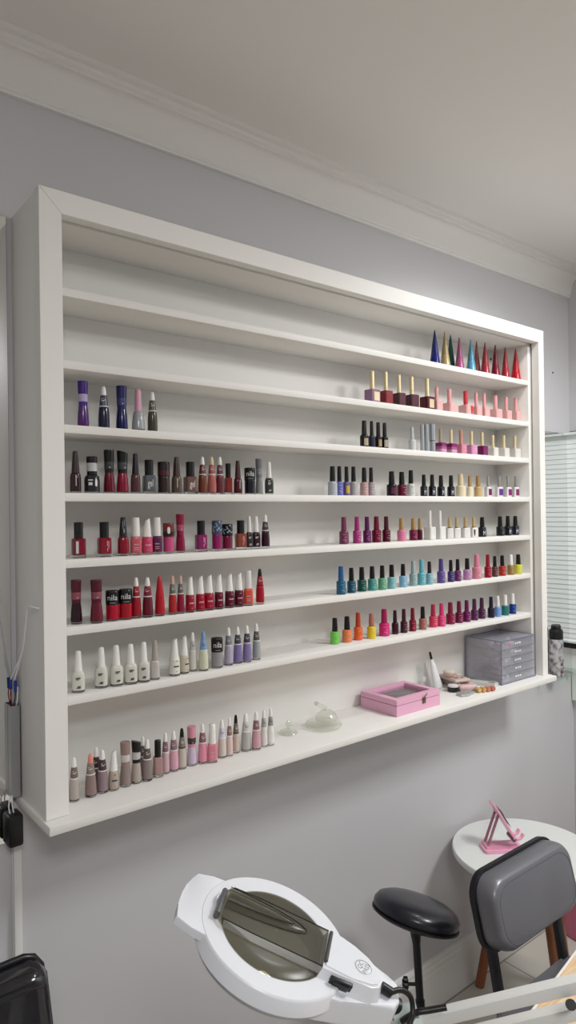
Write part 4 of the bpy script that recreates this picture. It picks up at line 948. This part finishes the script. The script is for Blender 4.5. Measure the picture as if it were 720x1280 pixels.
# ------------------------------------------------------------------ tilted stool
st_ = thing('manicure_stool', 'small black stool with tilted round cushion on a thin pole', 'stool', (.993,-.242,0))
tiltM = Matrix.Translation((-.022,.013,.520)) @ Matrix.Rotation(math.radians(13),4,Vector((.755,.656,0))) @ Matrix.Rotation(math.radians(-15),4,Vector((.656,-.755,0)))
link('cushion', lathe([(.100,.002),(.112,.006),(.1175,.016),(.1165,.026),(.108,.038),(.090,.046),(.05,.050),(.002,.051)], 40, mtx=tiltM), mat('black_vinyl', (30,30,38), .3, coat=.15), st_)
link('cushion_base', lathe([(.060,-.012),(.108,-.004),(.1185,.002),(.1185,.006),(.110,.0075)], 40, mtx=tiltM), M_blackmetal, st_)
tube('pole', [(0,0,.012),(-.012,.007,.30)], .0125, M_blackmetal, st_, 14)
tube('inner_pole', [(-.012,.007,.30),(-.021,.0125,.512)], .0105, M_blackmetal, st_, 14)
tube('pole_top', [(-.0185,.011,.455),(-.022,.013,.516)], .011, M_blackmetal, st_, 14, r2=.019)
link('foot_disc', lathe([(.150,0),(.152,.004),(.140,.010),(.03,.016),(.016,.022)], 40), M_blackmetal, st_)
kx = Vector((-.010,.006,.342)); kd = Vector((-.72,.69,0))
tube('knob_shaft', [kx, kx+kd*.038], .0045, M_blackmetal, st_, 8)
kn = bmesh.new(); kb = Matrix.Translation(kx+kd*.034) @ frame_of(kd)
for k in range(4):
    a = k*PI/2+.4; add_lathe(kn, [(.007,0),(.0085,.002),(.0085,.010),(.007,.012)], 10, kb @ Matrix.Translation((.0095*math.cos(a),.0095*math.sin(a),0)))
add_lathe(kn, [(.011,-.001),(.012,0),(.012,.013),(.010,.015)], 14, kb)
link('height_knob', auto(mesh(kn)), M_black, st_)

# ------------------------------------------------------------------ desk corner
dk = thing('wooden_desk', 'light oak desk with white edging, lower right corner', 'desk', (.95,-1.075,0))
oak = mat('oak_top', (226,186,140), .45)
nt = oak.node_tree; b = nt.nodes['Principled BSDF']; tc = nt.nodes.new('ShaderNodeTexCoord'); mp = nt.nodes.new('ShaderNodeMapping'); mp.inputs['Scale'].default_value = (6,70,20); mp.inputs['Rotation'].default_value = (0,0,.1)
ns = nt.nodes.new('ShaderNodeTexNoise'); ns.inputs['Scale'].default_value = 2.2; ns.inputs['Detail'].default_value = 5
rp = nt.nodes.new('ShaderNodeValToRGB'); rp.color_ramp.elements[0].position = .35; rp.color_ramp.elements[0].color = (*lin((220,180,136)),1); rp.color_ramp.elements[1].position = .65; rp.color_ramp.elements[1].color = (*lin((238,210,174)),1)
nt.links.new(tc.outputs['Object'], mp.inputs[0]); nt.links.new(mp.outputs[0], ns.inputs['Vector']); nt.links.new(ns.outputs['Fac'], rp.inputs[0]); nt.links.new(rp.outputs[0], b.inputs['Base Color'])
rot = Matrix.Rotation(math.radians(8.8),4,'Z')
box('desktop', (-.80,-.26,.722), (.60,.325,.7505), oak, dk, .001, rot)
bm = bmesh.new()
add_box(bm, (-.804,.325,.722), (.604,.3295,.7508), .001, rot); add_box(bm, (-.804,-.26,.722), (-.8005,.325,.7508), 0, rot); add_box(bm, (.6005,-.26,.722), (.604,.325,.7508), 0, rot)
link('edge_band', mesh(bm), M_trim, dk)
for sx in (-.76,.56):
    for sy in (-.21,.285): box('leg', (sx-.025,sy-.025,.002), (sx+.025,sy+.025,.7215), M_trim, dk, .002, rot)

# ------------------------------------------------------------------ magnifier lamp
O = Vector((.022,-.846,1.147)); AX = Vector((.658,-.654,-.373)); AY = Vector((.721,.690,.063)); N = Vector((.217,-.310,.926))
AX.normalize(); N = (N-AX*N.dot(AX)).normalized(); AY = N.cross(AX)
lamp = thing('magnifier_lamp', 'white magnifier lamp head with smoky lens cover on a jointed arm, foreground', 'lamp', (0,0,0))
lamp.matrix_world = Matrix(((AX.x,AY.x,N.x,O.x),(AX.y,AY.y,N.y,O.y),(AX.z,AY.z,N.z,O.z),(0,0,0,1)))
def LI(p): return lamp.matrix_world.inverted() @ Vector(p)
M_lamp = mat('lamp_white', (224,226,232), .3, coat=.1)
M_lamp2 = mat('lamp_grey', (196,196,196), .4)
RO = .0877; RI = .0635
bm = bmesh.new(); add_lathe(bm, [(RI-.0005,-.030),(RI,.0),(RI+.002,.0015),(RO-.0012,.0018),(RO,.0010),(RO+.0012,-.001),(RO+.0042,-.0145),(RO+.003,-.0165),(RI+.004,-.0230),(RI-.0005,-.030)], 72, cap=False)
hd = link('lamp_head', auto(mesh(bm), 30), M_lamp, lamp)
link('diffuser', lathe([(RI+.006,-.0255),(RO-.001,-.0225),(RO+.0028,-.0170),(RI+.006,-.0228)], 64, cap=False), M_lamp2, lamp)
link('lens', lathe([(.001,-.008),(.030,-.0065),(RI-.001,-.010),(RI-.001,-.014),(.030,-.0175),(.001,-.016)], 48), thin_clear('lens_glass', (.93,.93,.90), .1, .02), lamp)
# front grip
bm = bmesh.new(); top = []; bot = []
out = [(-.070,.050),(-.088,.047),(-.1060,.0415),(-.1105,.030),(-.1135,.014),(-.1145,-.002),(-.1135,-.020),(-.1100,-.0415),(-.090,-.047),(-.070,-.050)]
prism('grip', out, -.008, .0012, M_lamp, lamp, .0015)
# neck below the switch box
prism('neck', [(.050,.056),(.082,.045),(.112,.030),(.138,.022),(.150,.014),(.152,-.010),(.146,-.024),(.118,-.034),(.086,-.048),(.050,-.060)], -.030, -.0032, M_lamp, lamp, .004)
# raised switch box
bm = bmesh.new()
t_ = [(.0600,.0275),(.0760,.0260),(.0920,.0205),(.1080,.0115),(.1180,.0010),(.1225,-.0090),(.1235,-.0170),(.1210,-.0250),(.1130,-.0300),(.0900,-.0320),(.0575,-.0320)]
b_ = [(.0560,.0340),(.0800,.0320),(.0970,.0255),(.1130,.0150),(.1230,.0030),(.1275,-.0080),(.1280,-.0180),(.1250,-.0280),(.1150,-.0350),(.0900,-.0380),(.0520,-.0400)]
tv = [bm.verts.new((x,y,.0135)) for x,y in t_]; bv = [bm.verts.new((x,y,-.0030)) for x,y in b_]
tf = bm.faces.new(tv); bm.faces.new(bv[::-1]); n = len(t_)
for i in range(n): bm.faces.new((bv[i], bv[(i+1)%n], tv[(i+1)%n], tv[i]))
bmesh.ops.bevel(bm, geom=list(tf.edges), offset=.0022, segments=3, affect='EDGES')
sb = link('switch_box', auto(mesh(bm), 35), M_lamp, lamp)
# rocker switch on the side facing the room
sm_ = Matrix.Translation((.0795,-.0362,.0045)) @ Matrix.Rotation(math.radians(3),4,'Z') @ Matrix.Rotation(math.radians(18),4,'X')
swb = box('switch_frame', (-.0125,-.0022,-.0062), (.0125,.0022,.0062), M_black, sb, .0008, sm_)
box('rocker', (-.009,-.0036,-.0045), (.009,-.0012,.0045), mat('black_rocker',(30,30,36),.25), swb, .0008, sm_)
# sticker with QC PASS
stk = link('sticker', lathe([(.0098,.01352),(.0103,.0137),(.0098,.0139)], 32, mtx=Matrix.Translation((.1020,-.0090,.0001))), mat('sticker_white',(226,228,232),.3), sb)
bm = bmesh.new(); rr = [(.1020+.0094*math.cos(a),-.0090+.0094*math.sin(a),.0141) for a in [2*PI*k/32 for k in range(33)]]
add_tube(bm, rr, .0003, 5, cap=False); link('sticker_ring', mesh(bm), mat('sticker_ink',(120,124,130),.5), stk)
for s, dy in (('QC', .0036), ('PASS', -.0034)):
    me = text_mesh(s, .0076); me.materials.clear(); me.transform(Matrix.Translation((.1020,-.0090,.01415)) @ Matrix.Rotation(math.radians(75),4,'Z') @ Matrix.Translation((0,dy,0)))
    link('sticker_lettering', me, mat('sticker_ink',(120,124,130),.5), stk)
# smoky cover: domed disc plus the flat flap from hinge to clip, with two raised ribs
smoke = thin_clear('smoky_plastic', (.44,.42,.34), .12, .25, (.10,.09,.065), .22)
cov = link('lens_cover', lathe([(RI+.0005,.0012),(RI-.001,.0024),(.045,.0034),(.02,.0042),(.001,.0045)], 64, cap=False), smoke, lamp)
smoke2 = thin_clear('smoky_flap', (.60,.58,.50), .15, .28, (.14,.13,.10), .28)
bm = bmesh.new()
fl = [(-.0680,.0200),(-.0600,.0300),(-.0250,.0315),(.0640,.0285),(.0600,-.0300),(-.0250,-.0285),(-.0600,-.0260),(-.0680,-.0190)]
a_ = [bm.verts.new((x,y,.0105)) for x,y in fl]; c_ = [bm.verts.new((x,y,.0085)) for x,y in fl]; d_ = [bm.verts.new((x*.98,y*1.18,.0046)) for x,y in fl]
n = len(fl); bm.faces.new(a_)
for i in range(n): bm.faces.new((d_[i], d_[(i+1)%n], a_[(i+1)%n], a_[i]))
for v in c_: bm.verts.remove(v)
flap = link('cover_flap', mesh(bm), smoke2, lamp)
dke = thin_clear('smoky_edge', (.25,.24,.20), .2, .2)
bm = bmesh.new()
add_tube(bm, [(-.0600,.0300,.0105),(-.0250,.0315,.0105),(.0640,.0285,.0105)], .0007, 6)
add_tube(bm, [(-.0600,-.0260,.0105),(-.0250,-.0285,.0105),(.0600,-.0300,.0105)], .0007, 6)
for (x0,x1,y0,w_) in ((-.064,.034,.010,.0178),(-.062,.017,.008,.0084)):
    z_ = .0112 if w_ > .01 else .0155
    add_tube(bm, [(x0+(x1-x0)*math.sin(PI*k/24), y0+w_*math.cos(PI*k/24), z_) for k in range(25)], .0005, 5)
link('flap_edges', mesh(bm), dke, flap)
def rib(x0, x1, y0, w_, z, hh):
    bm = bmesh.new(); rows = []
    for i in range(13):
        t = i/12; xx = x0+(x1-x0)*t; ww = w_*math.sqrt(max(0.0004, 1-t*t*.999)); row = []
        for k in range(9):
            s = -1+2*k/8; row.append(bm.verts.new((xx, y0+ww*s, z+hh*(1-s*s)*math.sqrt(max(0,1-t*t*.98)))))
        rows.append(row)
    for a, b in zip(rows, rows[1:]):
        for k in range(8): bm.faces.new((a[k], a[k+1], b[k+1], b[k]))
    return auto(mesh(bm), 60)
link('rib', rib(-.064,.032,.010,.0170,.0107,.0060), smoke2, flap)
link('rib', rib(-.062,.016,.008,.0080,.0150,.0045), smoke2, flap)
tube('hinge_pin', [(.0622,.0235,.0135),(.0590,-.0250,.0135)], .0022, mat('dark_grey_plastic',(70,70,72),.4), lamp, 10)
box('cover_clip', (-.0725,-.0215,.001), (-.0660,.0225,.0125), mat('dark_grey_plastic',(88,88,92),.4), lamp, .0028)
box('clip_tab', (-.0760,.004,.001), (-.0735,.016,.008), M_lamp, lamp, .001)
# cable loop, clamp and spring arm
tube('cable_gland', [(.1270,-.012,.004),(.1390,-.012,.002)], .0055, M_black, lamp, 12)
tube('power_cable', [(.138,-.012,.002),(.150,-.004,.004),(.164,.0,-.002),(.170,-.008,-.014),(.166,-.022,-.022)], .0030, M_black, lamp, 10, sm=6)
J = Vector((.163,-.925,1.030)); E1 = Vector((.270,-1.070,1.085))
def LT(name, pts, r, m, **k): return tube(name, [LI(p) for p in pts], r, m, lamp, **k)
A0, A1 = Vector((0.1590,-0.9155,1.0182)), Vector((0.2852,-1.0949,1.1128))
B0, B1 = Vector((0.1991,-0.9479,0.9987)), Vector((0.2870,-1.0963,1.0848))
def bar(name, a, b, w_, h_, m):
    a, b = Vector(a), Vector(b); dd = (b-a).normalized(); sd = dd.cross(Vector((0,0,1))).normalized(); up = sd.cross(dd)
    M = Matrix(((sd.x,up.x,dd.x,a.x),(sd.y,up.y,dd.y,a.y),(sd.z,up.z,dd.z,a.z),(0,0,0,1)))
    return box(name, (-w_/2,-h_/2,0), (w_/2,h_/2,(b-a).length), m, lamp, .0012, lamp.matrix_world.inverted() @ M)
M_arm = mat('arm_white', (226,226,224), .35)
bar('arm_bar', A0, A1, .016, .0135, M_arm); bar('arm_bar', B0, B1, .016, .0135, M_arm)
# joint
jp = Vector((0.1459,-0.9113,1.0362))
LT('swivel', [Vector((0.1358,-0.9032,1.0495)), Vector((0.1495,-0.9143,1.0398))], .012, M_black, seg=16)
LT('bracket', [Vector((0.1421,-0.9147,1.0342)), Vector((0.1639,-0.9324,1.0413))], .0105, mat('bracket_grey',(176,186,184),.35), seg=14)
LT('lever', [Vector((0.1343,-0.9341,1.0444)), Vector((0.1448,-0.9465,1.0564)), Vector((0.1553,-0.9551,1.0589)), Vector((0.1715,-0.9682,1.0623))], .0036, M_black, seg=10, sm=4)
LT('pivot_bolt', [Vector((0.1585,-0.9344,1.0293)), Vector((0.1498,-0.9454,1.0398))], .0060, mat('bracket_grey',(176,186,184),.35), seg=14)
LT('pivot_bolt', [Vector((0.2551,-1.0705,1.0827)), Vector((0.2397,-1.0799,1.0950))], .0055, M_black, seg=12)
LT('arm_head', [Vector((0.2853,-1.0950,1.1171)), Vector((0.2888,-1.0976,1.0525))], .016, M_arm, seg=16)
pA = Vector((0.2888,-1.0976,1.0525))
LT('arm_post', [pA, Vector((pA.x+.02,pA.y-.01,.80))], .010, M_arm, seg=14)
cl_ = box('desk_clamp', (-.030,-.025,0), (.030,.025,.05), M_arm, lamp, .003, lamp.matrix_world.inverted() @ Matrix.Translation((pA.x+.02,pA.y-.01,.7512)))

# ------------------------------------------------------------------ glossy black chair, lower left
bc_ = thing('salon_chair', 'glossy black vinyl chair back in the lower left corner', 'chair', (-.30,-.315,0))
vin = mat('black_patent_vinyl', (14,14,20), .16, coat=.6); 
nt = vin.node_tree; b = nt.nodes['Principled BSDF']; tc = nt.nodes.new('ShaderNodeTexCoord'); vo = nt.nodes.new('ShaderNodeTexVoronoi'); vo.inputs['Scale'].default_value = 420
rp = nt.nodes.new('ShaderNodeValToRGB'); rp.color_ramp.elements[0].position = .06; rp.color_ramp.elements[0].color = (*lin((84,80,100)),1); rp.color_ramp.elements[1].position = .16; rp.color_ramp.elements[1].color = (*lin((14,14,22)),1)
ns = nt.nodes.new('ShaderNodeTexNoise'); ns.inputs['Scale'].default_value = 9; bp_ = nt.nodes.new('ShaderNodeBump'); bp_.inputs['Strength'].default_value = .35; bp_.inputs['Distance'].default_value = .01
nt.links.new(tc.outputs['Object'], vo.inputs['Vector']); nt.links.new(vo.outputs['Distance'], rp.inputs[0]); nt.links.new(rp.outputs[0], b.inputs['Base Color'])
nt.links.new(tc.outputs['Object'], ns.inputs['Vector']); nt.links.new(ns.outputs['Fac'], bp_.inputs['Height']); nt.links.new(bp_.outputs[0], b.inputs['Normal'])
bx = [(-.275,.47),(.275,.47),(.238,.885),(.228,.897),(.212,.902),(-.212,.902),(-.228,.897),(-.238,.885)]
bm = pad(bx, .055); link('backrest', auto(mesh(bm), 40), vin, bc_)
bm = bmesh.new(); add_tube(bm, [(.2735,-.002,.50),(.2375,-.002,.882),(.226,-.002,.898),(.21,-.002,.904),(-.21,-.002,.904),(-.226,-.002,.898),(-.2375,-.002,.882),(-.2735,-.002,.50)], .006, 10)
link('piping', auto(mesh(bm), 60), mat('black_piping',(18,18,22),.3), bc_)
bm = bmesh.new(); sh2 = [(-.290,.46),(.290,.46),(.250,.862),(.238,.872),(-.238,.872),(-.250,.862)]
f = [bm.verts.new((x,.003,z)) for x,z in sh2]; g2 = [bm.verts.new((x,.022,z)) for x,z in sh2]; bm.faces.new(f); bm.faces.new(g2[::-1])
for i in range(6): bm.faces.new((f[i], g2[i], g2[(i+1)%6], f[(i+1)%6]))
link('back_shell', mesh(bm), M_black, bc_)
prism('seat', rrect(.54,.50,.05,8,0,-.29), .38, .468, vin, bc_, .02, seg=3)
link('column', lathe([(.03,.05),(.03,.379)], 20, mtx=Matrix.Translation((0,-.27,0))), M_steel, bc_)
link('foot_disc', lathe([(.24,0),(.245,.008),(.22,.022),(.04,.055)], 40, mtx=Matrix.Translation((0,-.27,.001))), M_steel, bc_)

# ------------------------------------------------------------------ pink bin at the right edge
bn = thing('waste_bin', 'pink plastic bin at the right edge behind the grey chair', 'bin', BIN)
link('bucket', lathe([(.075,0),(.080,.004),(.098,.235),(.100,.24),(.094,.24),(.076,.008),(.002,.006)], 36), mat('bin_pink', (206,110,140), .35), bn)
link('rim', lathe([(.0985,.236),(.1045,.238),(.1045,.246),(.0985,.248),(.094,.241)], 36, cap=False), mat('bin_pink', (206,110,140), .35), bn)

# ------------------------------------------------------------------ lights: ceiling panels and a small downlight
def area(name, loc, sx, sy, power, color=(1,1,1), rot=(0,0,0)):
    l = bpy.data.lights.new(name, 'AREA'); l.shape = 'RECTANGLE'; l.size = sx; l.size_y = sy; l.energy = power; l.color = color
    o = bpy.data.objects.new(name, l); COL.objects.link(o); o.location = loc; o.rotation_euler = rot; return o
area('ceiling_panel', (1.6,-1.55,2.595), .5, .5, 34, (1,1,.99))
area('ceiling_panel', (-.7,-2.4,2.595), .6, .6, 29, (1,1,.99))
sl = bpy.data.lights.new('downlight', 'SPOT'); sl.energy = 15; sl.spot_size = math.radians(150); sl.spot_blend = .45; sl.shadow_soft_size = .06; sl.color = (.97,1,.985)
so = bpy.data.objects.new('downlight', sl); COL.objects.link(so); so.location = (1.44,-.54,2.58)

wd = bpy.data.worlds.new('World'); S.world = wd; wd.use_nodes = True
wd.node_tree.nodes['Background'].inputs[0].default_value = (.8,.85,.9,1); wd.node_tree.nodes['Background'].inputs[1].default_value = .05

# ------------------------------------------------------------------ camera
cd = bpy.data.cameras.new('camera'); co = bpy.data.objects.new('camera', cd); COL.objects.link(co)
cd.sensor_fit = 'VERTICAL'; cd.sensor_height = 36; cd.lens = FPX/1280*36; cd.clip_start = .02
co.matrix_world = Matrix(((CAMR.x,CAMU.x,-CAMF.x,CAMP.x),(CAMR.y,CAMU.y,-CAMF.y,CAMP.y),(CAMR.z,CAMU.z,-CAMF.z,CAMP.z),(0,0,0,1)))
S.camera = co
S.view_settings.view_transform = 'Standard'; S.view_settings.look = 'None'; S.view_settings.exposure = EXPO; S.view_settings.gamma = 1; S.view_settings.use_curve_mapping = False
